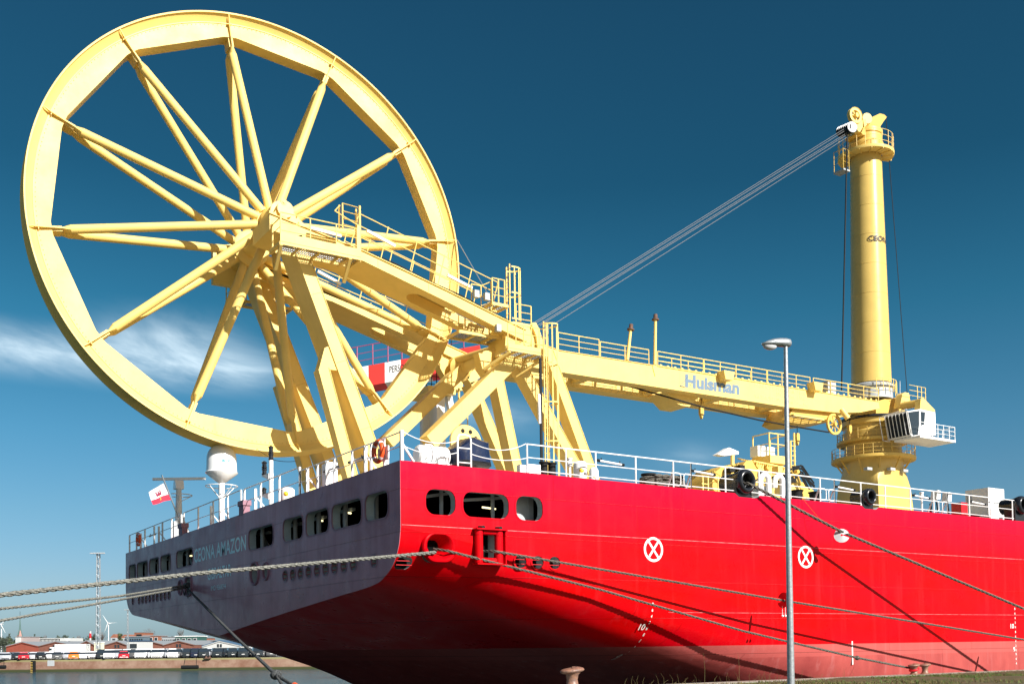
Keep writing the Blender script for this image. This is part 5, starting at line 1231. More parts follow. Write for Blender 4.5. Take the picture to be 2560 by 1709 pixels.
x0, x1 = P(2404, 1280, Y=1.2).x, P(2419, 1283, Y=1.2).x; single('red_locker', MB().box((x0, 1.2, 6.75), (x1, 1.7, P(2410, 1255, Y=1.2).z)), REDP, 'small bright red fire locker behind the rail', 'locker', org=(x0, 1.2, 6.75))
x = edge(2435, 1.6); single('deck_drum', MB().lathe([(.18, 0), (.18, .28), (.24, .3), (.24, .36), (0, .36)], (x, 1.6, 6.8), n=20), BLKM, 'low black drum between the red locker and the white locker', 'drum', 'black drums', org=(x, 1.6, 6.8))
x = edge(2523, 1.2); single('deck_drum', MB().lathe([(.13, 0), (.13, .5), (.16, .52), (.16, .56), (0, .56)], (x, 1.2, 6.8), n=20), BLKM, 'narrow dark drum right of the white locker', 'drum', 'black drums', org=(x, 1.2, 6.8))
x = edge(2325, 1.0); single('fire_hose_post', MB().tube((x, 1, 6.8), (x, 1, 7.35), .05), BLKM, 'short black post behind the rail right of the crane pedestal', 'post', org=(x, 1, 6.8))
# cream reel with round holes behind the tarpaulin
c = P(1166, 1106, Y=9); rl_ = thing('cable_reel', 'cream steel reel with round holes behind the blue tarpaulin', 'reel', (c.x, 9, 6.85))
part('flange', MB().lathe([(.1, 0), (.70, 0), (.72, .06), (.70, .12), (.1, .12)], (c.x, 9, c.z), (0, 1, 0), 40), YEL, rl_)
for k in range(3): a = radians(25 + 42 * k); part('hole', MB().lathe([(.0, 0), (.075, 0), (.09, .02), (.075, .03)], (c.x + .48 * cos(a), 8.98, c.z + .48 * sin(a)), (0, 1, 0), 16), BLKM, rl_)
q = MB().box((c.x - .6, 9.0, 6.85), (c.x + .6, 9.6, c.z - .3)); part('base', q, YELD, rl_)

# ------------------------------------------------------------------ mooring ropes
def rope(name, pts, r, m, lab, sag=0, strands=3, pitch=11.0, grp='mooring ropes'):
    pts = [V(p) for p in pts]; fine = []
    for a_, b_ in zip(pts, pts[1:]):
        n_ = max(2, int((b_ - a_).length / (r * pitch / 7)))
        for k in range(n_): fine.append(a_.lerp(b_, k / n_))
    fine.append(pts[-1]); N_ = len(fine)
    if sag: fine = [p - V((0, 0, sag * 4 * (i / (N_ - 1)) * (1 - i / (N_ - 1)))) for i, p in enumerate(fine)]
    q = MB()
    for s_ in range(strands):
        hel = []
        for i, p in enumerate(fine):
            d = (fine[min(i + 1, N_ - 1)] - fine[max(i - 1, 0)]).normalized(); u, t = basis(d); a = 2 * pi * (i / 7.0) * (1 if s_ % 2 == 0 or strands == 3 else -1) + 2 * pi * s_ / strands
            hel.append(p + u * (r * .56 * cos(a)) + t * (r * .56 * sin(a)))
        q.path(hel, r * .52, 5)
    return single(name, q, m, lab, 'rope', grp, org=pts[0], ang=80)
ck_in = V((1.22, .3, 4.45))
r1b = P(-160, 1500, Y=0); 
def Dp(x, y, D): return V(CC + ray(x, y) * D)
rope('mooring_rope', [ck_in + V((0, 0, -.1)), (1.02, -.14, 4.30), Dp(500, 1432, 24.5), Dp(-60, 1493, 19.5)], .052, ROPE, 'thick pale grey rope running left from the round chock across the stern', .0)
kn1 = P(2143, 1643, Y=-1.02); be = P(2276, 1669, Y=-1.14)
rope('mooring_rope', [ck_in, (1.45, -.15, 4.36), P(1500, 1473, Y=-.35), P(1860, 1577, Y=-.8), kn1, be], .042, ROPEB, 'lowest rope on the hull side, from the round chock to the red-banded bollard')
r2 = [V((2.9, .3, 4.45)), P(1235, 1377, Y=-.2), P(1957, 1500, Y=-1.25), P(2560, 1598, Y=-2.1)]; r2.append(r2[-1] + (r2[-1] - r2[-2]) * .5)
rope('mooring_rope', r2, .042, ROPEB, 'rope from the roller fairlead passing behind the lamp post low on the hull')
r3 = [V((dc1.x + .02, .35, dc1.z)), V((dc1.x + .05, -.12, dc1.z - .08)), P(2103, 1328, Y=-1.0), P(2560, 1521, Y=-2.6)]; r3.append(r3[-1] + (r3[-1] - r3[-2]) * .28)
rope('mooring_rope', r3, .056, ROPEB, 'upper dark rope sloping from the big black chock to the right edge')
f0_ = P(468, 1462, X=-.05)
rope('mooring_rope', [f0_, Dp(300, 1489, 40), Dp(-60, 1527, 33)], .050, ROPED if False else ROPE, 'upper of two thin ropes leaving the stern fairlead to the left')
rope('mooring_rope', [f0_ + V((0, 0, -.1)), Dp(300, 1498, 40), Dp(-60, 1561, 33)], .050, ROPE, 'lower of two thin ropes leaving the stern fairlead to the left')
kn2 = Dp(690, 1685, 27.5)
rope('mooring_rope', [f0_ + V((0, 0, -.15)), Dp(590, 1592, 34), kn2], .05, ROPED, 'dark rope falling steeply from the stern fairlead to a knot over the water')
rope('mooring_rope', [kn2, Dp(715, 1700, 26.6), Dp(750, 1722, 25.5)], .05, ROPED, 'lower right tail of the knotted dark rope at the bottom edge'); rope('mooring_rope', [kn2, Dp(703, 1706, 26.5), Dp(712, 1722, 26)], .04, ROPED, 'lower left tail of the knotted dark rope at the bottom edge')
single('rope_whipping', MB().tube(Dp(736, 1711, 25.9), Dp(748, 1720, 25.6), .075, n=10), ORNG, 'orange sleeve on the dark rope at the bottom edge', 'sleeve')
def knot(c, r, m, lab):
    q = MB(); rr_ = random.Random(4)
    for k in range(7):
        ax = V((rr_.uniform(-1, 1), rr_.uniform(-1, 1), rr_.uniform(-1, 1))).normalized(); u, t = basis(ax); cc_ = V(c) + ax * rr_.uniform(-r * .6, r * .6)
        q.path([cc_ + u * (r * cos(a)) + t * (r * .8 * sin(a)) for a in np.linspace(0, 2 * pi, 17)[:-1]], r * .33, 6, closed=True)
    return single('rope_knot', q, m, lab, 'knot', 'rope knots', org=c, ang=80)
knot(kn2, .11, ROPED, 'knot in the dark rope over the water'); knot(kn1, .07, ROPEB, 'knot in the rope just before the quay bollards')
# loose rope ends and the white rope guard at the stern fairlead
q = MB().path([f0_ + V((-.03, .15, -.25)), f0_ + V((-.05, .3, -.45)), f0_ + V((-.05, .5, -.2))], .025, 6).path([f0_ + V((-.03, -.2, -.2)), f0_ + V((-.03, -.22, -.6))], .02, 6).tube(f0_ + V((-.02, -.3, 0)), f0_ + V((-.02, .2, 0)), .12, n=10)
parts('rope_loop', q, ROPED, ship)
# rat guards
def rat_guard(c, d, r, m, lab, balls=0):
    c = V(c); d = V(d).normalized(); u, t = basis(d); tg = thing('rat_guard', lab, 'rat guard', c, 'disc rat guards on the ropes'); q = MB(); n_ = 40
    rim_ = []; hole = []
    for k in range(n_ + 1):
        a = radians(20 + 320 * k / n_); rim_.append(a)
    ring = [c + u * (r * cos(a)) + t * (r * sin(a)) for a in rim_]; inn = [c + d * .05 + u * (r * .16 * cos(a)) + t * (r * .16 * sin(a)) for a in rim_]
    q.grid([inn, ring]); q.grid([[p + d * .006 for p in inn], [p + d * .006 for p in ring]]); part('disc', q, m, tg)
    part('rim', MB().path(ring, .009, 5), m, tg)
    for k in range(balls):
        o_ = V((.07 - .14 * k, 0, 0)); b0_ = c + o_ + V((0, -.02, -r * .75)); part('cord', MB().tube(b0_, b0_ - V((0, 0, .30)), .008), WHT, tg); part('float', MB().ball(b0_ - V((0, 0, .34)), .045, 8), WHT, tg)
    return tg
d3 = (r3[3] - r3[2]); rg1 = P(2104, 1334, Y=-1.0); rat_guard(rg1 + V((0, 0, -.06)), V((-.62, -.62, .30)), .265, mat('disc_grey', (.50, .53, .54), .5), 'white slotted disc hanging on the upper rope against the red hull')
d2 = (r2[3] - r2[2]); rat_guard(P(1958, 1499, Y=-1.28), d2, .27, REDP, 'dark red disc on the rope beside the lamp post with two white floats', 2)
rat_guard(r3[3] + d3 * .16, d3, .30, REDP, 'second disc on the upper rope beyond the right edge')
single('tag_line', MB().path([P(2004, 1243, Y=-.02), P(2045, 1292, Y=-.5), rg1 + V((-.2, 0, .1))], .009, 5), ORNG, 'thin orange line from the rail to the white disc', 'line')

# ------------------------------------------------------------------ near quay
ZG = .30
GRASSG = mat('dry_grass_ground', (.085, .07, .03), .95, col2=(.04, .05, .014), nscale=1.3, bump=.8, bscale=14, lo=.3, hi=.65)
CONC = mat('quay_concrete', (.36, .34, .29), .85, noise=.45, nscale=3, bump=.4, bscale=20)
q = MB(); xs = np.concatenate([np.arange(-60, 60, 1.2), [60, 90, 200, 600]]); ys = [-400, -120, -60, -40, -30, -24, -18, -14, -11, -9, -7.5, -6, -5, -4, -3.2, -2.4, -1.8]
q.grid([[(x, y, ZG - .0 + (.05 * sin(x * .7 + y) + .04 * sin(x * 1.9 - y * 1.3) if y > -30 and y < -2 else 0)) for x in xs] for y in ys]); structure('ground', q, GRASSG)
kerb = MB().box((-400, -1.85, -.6), (600, -1.0, ZG + .02)); structure('quay_kerb', kerb, CONC)
single('quay_wall', MB().box((-400, -1.8, -9), (600, -1.06, -.6)), mat('quay_brick', (.20, .13, .09), .9, noise=.4), 'concrete and brick wall of the near quay beneath the ship', 'wall', org=(0, -1.4, -.6))
# grass tufts
GRM = mat('grass_blades', (.10, .10, .028), .9, col2=(.16, .115, .045), nscale=.8)
GRM2 = mat('grass_blades_green', (.07, .13, .025), .9)
for nm, m_, N_, seed in (('grass_tufts', GRM, 26000, 1), ('green_grass_tufts', GRM2, 9000, 2)):
    r_ = np.random.default_rng(seed); q = MB(); vs = []; fs = []
    for i in range(N_):
        if seed == 2 and i % 2: cxg = r_.choice([27, 21, 33, 17]); x = r_.normal(cxg, 1.5); y = r_.uniform(-6, -1.7)
        else: x = r_.uniform(2, 44); y = -1.72 - abs(r_.normal(0, 4.2))
        h = r_.uniform(.03, .09) * (1 if seed == 1 else 1.25); a = r_.uniform(0, 2 * pi); w = r_.uniform(.008, .02); lx, ly = r_.normal(0, .04, 2)
        b = len(vs); z = ZG - .02; vs += [(x - w * cos(a), y - w * sin(a), z), (x + w * cos(a), y + w * sin(a), z), (x + lx, y + ly, z + h)]; fs.append((b, b + 1, b + 2))
    q.add(vs, fs); o = bpy.data.objects.new(nm, mesh_from(nm, q, m_, False)); o['kind'] = 'stuff'; link(o)
q = MB(); r_ = random.Random(9)
for k in range(70):
    x = r_.uniform(6.5, 16); y = r_.uniform(-2.6, -1.7); h = r_.uniform(.12, .4); q.path([(x, y, ZG), (x + r_.uniform(-.05, .05), y, ZG + h * .6), (x + r_.uniform(-.12, .12), y, ZG + h)], [.006, .004, .002], 4)
for x in (9.7, 11.2): q.path([(x, -1.9, ZG), (x + .02, -1.9, ZG + .5), (x - .03, -1.9, ZG + 1.0)], [.008, .006, .003], 4)
o = bpy.data.objects.new('weed_stalks', mesh_from('weed_stalks', q, GRM, False)); o['kind'] = 'stuff'; link(o)
def quay_bollard(c, s, lab, band=False):
    t = thing('quay_bollard', lab, 'bollard', c, 'mooring bollards on the quay edge'); z = c[2]
    part('body', MB().lathe([(.34 * s, 0), (.30 * s, .03 * s), (.22 * s, .12 * s), (.19 * s, .3 * s), (.22 * s, .48 * s), (.30 * s, .56 * s)], (c[0], c[1], z), n=28), MOOR, t, ang=60)
    q = MB(); rows = []
    for j in range(9):
        a = pi * j / 8; rr_ = .44 * s * sin(a) ** .6 if 0 < j < 8 else .001; zz = z + .63 * s - .10 * s * cos(a)
        rows.append([(c[0] + rr_ * cos(b) * 1.05, c[1] + rr_ * sin(b) * .85, zz + .04 * s * cos(b)) for b in np.linspace(0, 2 * pi, 33)[:-1]])
    q.grid(rows, closed=True); part('head', q, MOOR, t, ang=60)
    if band: part('red_rope_eye', MB().path([(c[0] + .27 * s * cos(a), c[1] + .27 * s * sin(a), z + .34 * s + .05 * cos(a)) for a in np.linspace(0, 2 * pi, 25)[:-1]], .045, 8, closed=True), REDP, t)
bl_ = P(1430, 1664, Y=-1.42); quay_bollard((bl_.x, -1.42, ZG + .02), .78 * (bl_.z - ZG) / .72 * 1.15, 'large rusty mushroom bollard on the quay edge at the bottom of the picture')
b1_ = P(2285, 1664, Y=-1.4); quay_bollard((b1_.x, -1.4, ZG + .02), .55, 'rusty bollard holding the rope with the red eye', True)
b2_ = P(2312, 1663, Y=-1.4); quay_bollard((b2_.x, -1.4, ZG + .02), .55, 'rusty bollard just right of the one holding the red rope eye')
# street lamp
lb = Dp(1977, 1709, 18); lt = Dp(1964, 862, 18)
lamp = thing('street_lamp', 'tall galvanised lamp post with one arm-less lantern in front of the red hull', 'street lamp', (lb.x, lb.y, ZG))
part('pole', MB().tube((lb.x + .01, lb.y + .01, ZG - .1), lt, .066, .034, n=24), GALV, lamp)
c = lt; ax = V((-AU[0], -AV[0], 0)); ax = (ax * .96 + V((-AU[1], -AV[1], 0)) * .28).normalized(); sd_ = V((-ax.y, ax.x, 0))
rows = []
for t_, w_, hu, hd in ((-.09, .05, .045, .045), (-.07, .075, .075, .06), (.0, .085, .085, .065), (.12, .10, .085, .06), (.25, .10, .07, .055), (.36, .08, .035, .05), (.43, .045, -.005, .045), (.455, .012, -.03, .04)):
    ctr = c + ax * t_ + V((0, 0, .03 - .055 * max(0, t_)))
    rows.append([ctr + sd_ * (w_ * cos(a)) + V((0, 0, (hu if sin(a) > 0 else hd) * sin(a))) for a in np.linspace(0, 2 * pi, 21)[:-1]])
q = MB().grid(rows, closed=True); q.f.append(tuple(range(19, -1, -1))); q.m.append(0); head_ = part('lantern', q, GALV, lamp, ang=45)
bc = c + ax * .30 + V((0, 0, -.035)); q = MB(); rows = []
for j in range(6):
    a = j / 5 * pi / 2; rows.append([bc + ax * (.13 * cos(b) * cos(a)) + sd_ * (.07 * sin(b) * cos(a)) - V((0, 0, .07 * sin(a))) for b in np.linspace(0, 2 * pi, 21)[:-1]])
q.grid(rows, closed=True); part('glass_bowl', q, mat('lamp_glass', (.55, .56, .58), .15), head_)

# ------------------------------------------------------------------ water
ZW_ = -2.3
wm = bpy.data.materials.new('harbour_water'); wm.use_nodes = True; t = wm.node_tree; b = t.nodes['Principled BSDF']
b.inputs['Base Color'].default_value = (.02, .055, .065, 1); b.inputs['Roughness'].default_value = .12; b.inputs['IOR'].default_value = 1.33
g = t.nodes.new('ShaderNodeTexCoord'); mp_ = t.nodes.new('ShaderNodeMapping'); mp_.inputs['Rotation'].default_value = (0, 0, .57); mp_.inputs['Scale'].default_value = (.55, 1.0, 1); t.links.new(g.outputs['Object'], mp_.inputs[0])
n1 = t.nodes.new('ShaderNodeTexNoise'); n1.inputs['Scale'].default_value = 2.4; n1.inputs['Detail'].default_value = 7; n1.inputs['Roughness'].default_value = .62; t.links.new(mp_.outputs[0], n1.inputs['Vector'])
bp = t.nodes.new('ShaderNodeBump'); bp.inputs['Strength'].default_value = 1; bp.inputs['Distance'].default_value = .38; t.links.new(n1.outputs[0], bp.inputs['Height']); t.links.new(bp.outputs[0], b.inputs['Normal'])
q = MB(); q.add([(-900, -1.3, ZW_), (1500, -1.3, ZW_), (1500, 1500, ZW_), (-900, 1500, ZW_)], [(0, 1, 2, 3)]); structure('water', q, wm)

# ------------------------------------------------------------------ far quay and town (local frames face the camera)
ZF = -.15
def bgv(x, D, z): return G(x, D, z)
def zat(x, y, D):           # height of picture row y at column x, depth D
    return P_depth(x, y, D).z
def P_depth(x, y, D): d = ray(x, y); k = D / (d @ np.array([AU[1], AV[1], 0])); return V(CC + d * k)
qn = [bgv(-250, 200, 0), bgv(0, 193, 0), bgv(350, 190.5, 0), bgv(700, 188, 0), bgv(1500, 182, 0), bgv(3000, 172, 0)]
BRK = bpy.data.materials.new('old_quay_brick'); BRK.use_nodes = True; t = BRK.node_tree; b = t.nodes['Principled BSDF']; b.inputs['Roughness'].default_value = .9
g = t.nodes.new('ShaderNodeTexCoord'); sp = t.nodes.new('ShaderNodeSeparateXYZ'); t.links.new(g.outputs['Object'], sp.inputs[0])
n1 = t.nodes.new('ShaderNodeTexNoise'); n1.inputs['Scale'].default_value = .35; n1.inputs['Detail'].default_value = 8; n1.inputs['Roughness'].default_value = .7; t.links.new(g.outputs['Object'], n1.inputs['Vector'])
rp_ = t.nodes.new('ShaderNodeValToRGB'); t.links.new(n1.outputs[0], rp_.inputs[0]); e_ = rp_.color_ramp.elements; e_[0].position = .35; e_[0].color = (.20, .09, .055, 1); e_[1].position = .65; e_[1].color = (.36, .24, .175, 1)
x_ = t.nodes.new('ShaderNodeMix'); x_.data_type = 'RGBA'; mr = t.nodes.new('ShaderNodeMapRange'); t.links.new(sp.outputs['Z'], mr.inputs[0]); mr.inputs[1].default_value = -1.75; mr.inputs[2].default_value = -1.95; t.links.new(mr.outputs[0], x_.inputs['Factor']); t.links.new(rp_.outputs[0], x_.inputs['A']); x_.inputs['B'].default_value = (.05, .06, .02, 1)
y_m = t.nodes.new('ShaderNodeMix'); y_m.data_type = 'RGBA'; mr = t.nodes.new('ShaderNodeMapRange'); t.links.new(sp.outputs['Z'], mr.inputs[0]); mr.inputs[1].default_value = -.55; mr.inputs[2].default_value = -.35; mu = t.nodes.new('ShaderNodeMath'); mu.operation = 'MULTIPLY'; t.links.new(mr.outputs[0], mu.inputs[0]); mu.inputs[1].default_value = .75; t.links.new(mu.outputs[0], y_m.inputs['Factor']); t.links.new(x_.outputs['Result'], y_m.inputs['A']); y_m.inputs['B'].default_value = (.30, .30, .13, 1); t.links.new(y_m.outputs['Result'], b.inputs['Base Color'])
q = MB(); dn = V((AU[1], AV[1], 0))
rows = [[V((p.x, p.y, ZW_ - 2)) for p in qn], [V((p.x, p.y, ZF)) for p in qn], [V((p.x, p.y, ZF)) + dn * .8 for p in qn]]
q.grid(rows); o = bpy.data.objects.new('far_quay_wall', mesh_from('far_quay_wall', q, BRK, True, 30, (0, 0, 0))); o['label'] = 'old brick harbour wall across the water below the parked cars'; o['category'] = 'wall'; link(o)
q = MB(); q.grid([[V((p.x, p.y, ZF - .02)) + dn * .6 for p in qn], [V((p.x, p.y, ZF - .02)) + dn * 1500 for p in qn]]); structure('far_ground', q, mat('far_asphalt', (.11, .11, .10), .9, noise=.3, nscale=.1))
def frame(x, D, z=ZF): p = bgv(x, D, z); return p
class BG:             # builder in a camera-facing local frame: x right, y away, z up
    def __init__(s, name, lab, cat, x, D, grp=None): s.o = thing(name, lab, cat, frame(x, D), grp); s.o.rotation_euler = (0, 0, BGYAW); s.D = D; s.x = x; s.k = D / FPX
    def X(s, x): return (x - s.x) * s.k
    def Z(s, y, x=None): return zat(x if x is not None else s.x, y, s.D) - ZF
    def part(s, name, mb, m, parent=None, ang=32):
        o = bpy.data.objects.new(name, mesh_from(name, mb, m, True, ang)); COL.objects.link(o); o.parent = parent or s.o; return o
def wallthings(x0, x1, y0, y1): pass
# wall furniture
for nm, lab, x0, x1, y0, y1, m_ in (('wall_ladder', 'dark recessed ladder in the far quay wall near the left edge', 88, 98, 1650, 1678, BLKM), ('wall_patch', 'grey metal plate on the far quay wall right of the ladder', 129, 144, 1649, 1663, GRYP)):
    g_ = BG(nm, lab, 'ladder' if 'ladder' in nm else 'plate', (x0 + x1) / 2, 191); q = MB().box((g_.X(x0), -1.8, g_.Z(y1)), (g_.X(x1), -1.4, g_.Z(y0))); g_.part('panel', q, m_)
    if 'ladder' in nm:
        q = MB()
        for k in range(7): q.box((g_.X(x0), -1.95, g_.Z(y1) + k * .28), (g_.X(x0) + .32, -1.8, g_.Z(y1) + k * .28 + .07))
        g_.part('rungs', q, YELD)
for x0, x1, lab in ((455, 497, 'dark rubber fender hung by two chains on the far wall'), (-20, 17, 'dark rubber fender on the far wall at the left edge')):
    g_ = BG('fender', lab, 'fender', (x0 + x1) / 2, 186, 'rubber fenders on the far wall'); z_ = g_.Z(1666)
    g_.part('roll', MB().tube((g_.X(x0), -.5, z_), (g_.X(x1), -.5, z_), .34, n=14), BLKM)
    q = MB().tube((g_.X(x0) + .3, -.3, z_), (g_.X(x0) + .5, 0, z_ + 1.5), .05).tube((g_.X(x1) - .4, -.3, z_), (g_.X(x1) - .5, 0, z_ + 1.5), .05)
    for p_ in pieces(q): g_.part('chain', p_, BLKM)
g_ = BG('far_bollard', 'rusty double bollard on top of the far wall beneath the dark cars', 'bollard', 519, 189); g_.part('posts', MB().box((-.55, -.2, -.1), (.55, .3, .12)).lathe([(.2, .1), (.14, .3), (.24, .42), (.0, .45)], (-.3, 0, 0), n=12).lathe([(.2, .1), (.14, .3), (.24, .42), (.0, .45)], (.3, 0, 0), n=12), RUST)

# cars
def paint(n, c, r=.25): return mat('car_paint_' + n, c, r, coat=.5)
PC = {'white': paint('white', (.78, .79, .80)), 'silver': paint('silver', (.42, .44, .48)), 'red': paint('red', (.45, .01, .025)), 'black': paint('black', (.01, .012, .015)), 'grey': paint('grey', (.10, .105, .11)), 'orange': paint('orange', (.75, .20, .02)), 'navy': paint('navy', (.012, .02, .045)), 'dark': paint('dark', (.02, .028, .035))}
TYRE = mat('tyre', (.015, .015, .015), .9); TAIL = mat('tail_light', (.45, .01, .01), .3); PLATE = mat('number_plate', (.6, .6, .58), .6)
def car_proto(kind):
    g_ = BG('parked_car', 'x', 'car', 100, 197, 'cars parked on the far quay'); W_ = .9 if kind == 'sedan' else .93; hh = (1.46 if kind == 'sedan' else 1.80)
    bodyz = [(.22, W_ * .94), (.45, W_), (.85, W_), (1.0 if kind == 'sedan' else 1.16, W_ * .97)]
    q = MB(); rows = []
    sl = [(-2.2, .78, .9), (-2.1, 1, .96), (-1.2, 1, 1), (1.0, 1, 1), (2.0, .93, .9), (2.2, .75, .8)]
    for y, ws, hs in sl: rows.append([(-w * ws, y, z * hs + (1 - hs) * .3) for z, w in bodyz] + [(w * ws, y, z * hs + (1 - hs) * .3) for z, w in bodyz[::-1]])
    q.grid(rows, closed=True); n_ = len(rows[0]); q.f.append(tuple(range(n_))); q.m.append(0); q.f.append(tuple(5 * n_ + k for k in range(n_ - 1, -1, -1))); q.m.append(0)
    zb_ = bodyz[-1][0]; e = .12 if kind == 'sedan' else .05
    body = g_.part('body', q, PC['white'])
    rows = [[(-W_ * .93, -2.0 + e, zb_ - .06), (-W_ * .90, -1.95 + e, zb_), (W_ * .90, -1.95 + e, zb_), (W_ * .93, -2.0 + e, zb_ - .06)], ]
    def cab(y0, y1, y2, y3, wt): return [(-W_ * .94, y0, zb_ - .03), (W_ * .94, y0, zb_ - .03), (W_ * .94, y3, zb_ - .03), (-W_ * .94, y3, zb_ - .03), (-wt, y1, hh - .15), (wt, y1, hh - .15), (wt, y2, hh - .15), (-wt, y2, hh - .15)]
    v = cab(-2.0 + e, -1.45 + e * .5, .35, 1.15, W_ * .76)
    g_.part('windows', MB().add(v, [(0, 3, 2, 1), (4, 5, 6, 7), (0, 1, 5, 4), (1, 2, 6, 5), (2, 3, 7, 6), (3, 0, 4, 7)]), GLASS)
    wt = W_ * .76; g_.part('roof', MB().add([(-wt, -1.47 + e * .5, hh - .155), (wt, -1.47 + e * .5, hh - .155), (wt, .36, hh - .155), (-wt, .36, hh - .155), (-wt * .9, -1.35, hh), (wt * .9, -1.35, hh), (wt * .9, .2, hh), (-wt * .9, .2, hh)], [(4, 5, 6, 7), (0, 1, 5, 4), (1, 2, 6, 5), (2, 3, 7, 6), (3, 0, 4, 7)]), PC['white'])
    for sx in (-1, 1):
        for y in (-1.35, 1.35): g_.part('wheel', MB().tube((sx * (W_ - .2), y, .32), (sx * (W_ + .01), y, .32), .32, n=14), TYRE)
        g_.part('tail_light', MB().box((sx * W_ * .72 - .14, -2.16, .72), (sx * W_ * .72 + .14, -2.06, .86)), TAIL)
    g_.part('bumper', MB().box((-W_ * .8, -2.2, .26), (W_ * .8, -2.1, .42)), PLATE if kind == 'sedan' else TYRE); g_.part('number_plate', MB().box((-.26, -2.22, .55), (.26, -2.17, .66)), PLATE)
    return g_.o
protos = {'sedan': car_proto('sedan'), 'suv': car_proto('suv')}
def place_car(kind, x, D, col, lab, yaw=0.0):
    o = dup(protos[kind], frame(x, D), BGYAW + .38 + yaw, lab)
    for ch in o.children:
        if ch.name.startswith(('body', 'roof')):
            ch.data = CARM.setdefault((kind, ch.name.split('.')[0], col), recol(ch.data, PC[col]))
    return o
CARM = {}
def recol(me, m): me = me.copy(); me.materials[0] = m; return me
front = [('sedan', 15, 'silver', 'silver-white saloon first from the left in the front row'), ('sedan', 60, 'red', 'bright red car in the front row left of the black one'), ('sedan', 102, 'black', 'black saloon in the front row between the red and the grey car'), ('sedan', 143, 'grey', 'dark grey saloon in front of the white lorry'), ('sedan', 184, 'orange', 'orange hatchback in the front row, the only orange car'),
         ('suv', 271, 'white', 'white hatchback in the front row left of the dark red car'), ('sedan', 308, 'red', 'dark red hatchback in the front row right of the lamp mast'), ('suv', 348, 'white', 'white hatchback right of the dark red one'), ('suv', 388, 'white', 'second white hatchback right of the dark red one'), ('suv', 429, 'white', 'last white hatchback before the black off-roaders'),
         ('suv', 506, 'dark', 'black off-roader above the rusty double bollard'), ('suv', 539, 'dark', 'black off-roader second right of the rusty bollard'), ('suv', 578, 'dark', 'black off-roader third right of the rusty bollard'), ('suv', 603, 'dark', 'black off-roader just left of the steep dark rope'), ('suv', 640, 'dark', 'black off-roader hidden partly under the hull overhang'), ('suv', 466, 'dark', 'black off-roader right of the last white hatchback'), ('suv', 486, 'navy', 'dark blue off-roader left of the rusty bollard')]
for k, x, c_, lab in front: place_car(k, x, 194.5 if x < 200 else 193, c_, lab)
r_ = random.Random(21); cnt = 0
ordn = ['second', 'third', 'fourth', 'fifth']
for row in range(1, 5):
    xs_ = np.arange(-8 + row * 9, 690, 21 if row == 1 else 19)
    for i, x in enumerate(xs_):
        if 118 < x < 218 and row > 1: continue
        kind = 'suv' if x > 250 else 'sedan'; c_ = r_.choice(['white', 'silver', 'grey', 'dark', 'silver', 'white'] if x < 440 else ['dark', 'silver', 'black', 'grey', 'white' if row > 2 else 'dark'])
        place_car(kind, x + r_.uniform(-2, 2), 194 + row * 5.4, c_, '%s car in the %s row on the far quay, %s from the left' % ({'navy': 'dark blue', 'dark': 'near-black'}.get(c_, c_), ordn[row - 1], ['first', 'second', 'third', 'fourth', 'fifth', 'sixth', 'seventh', 'eighth', 'ninth', 'tenth', 'eleventh', 'twelfth'][i] if i < 12 else 'number %d' % (i + 1)))
for p_ in protos.values():
    for c_ in list(p_.children): bpy.data.objects.remove(c_)
    bpy.data.objects.remove(p_)
# lorry
g_ = BG('lorry', 'long white box lorry parked behind the front row of cars', 'lorry', 168, 224)
g_.part('trailer', MB().box((g_.X(136), 0, .6), (g_.X(213), 2.5, g_.Z(1609))), WHT); g_.part('cab', MB().prism([(g_.X(122), 0, .3), (g_.X(134), 0, .3), (g_.X(134), 0, g_.Z(1616)), (g_.X(124), 0, g_.Z(1616))], (0, 2.3, 0)), WHT); g_.part('windscreen', MB().box((g_.X(121.5), -.03, g_.Z(1624)), (g_.X(129), .0, g_.Z(1619))), GLASS)
for x in (128, 190, 200, 208): g_.part('wheel', MB().tube((g_.X(x), -.05, .5), (g_.X(x), .3, .5), .5, n=14), TYRE)
g_ = BG('tarpaulin_cabin', 'cream box cabin at the foot of the tall lamp mast', 'cabin', 243, 226); g_.part('body', MB().box((g_.X(235), 0, 0), (g_.X(251), 2, g_.Z(1606))), mat('cream', (.7, .68, .5), .7)); g_.part('roof', MB().box((g_.X(234), -.1, g_.Z(1606)), (g_.X(252), 2.1, g_.Z(1604))), WHT); g_.part('marking', MB().box((g_.X(240), -.04, g_.Z(1620)), (g_.X(247), 0, g_.Z(1612))), GRYP)
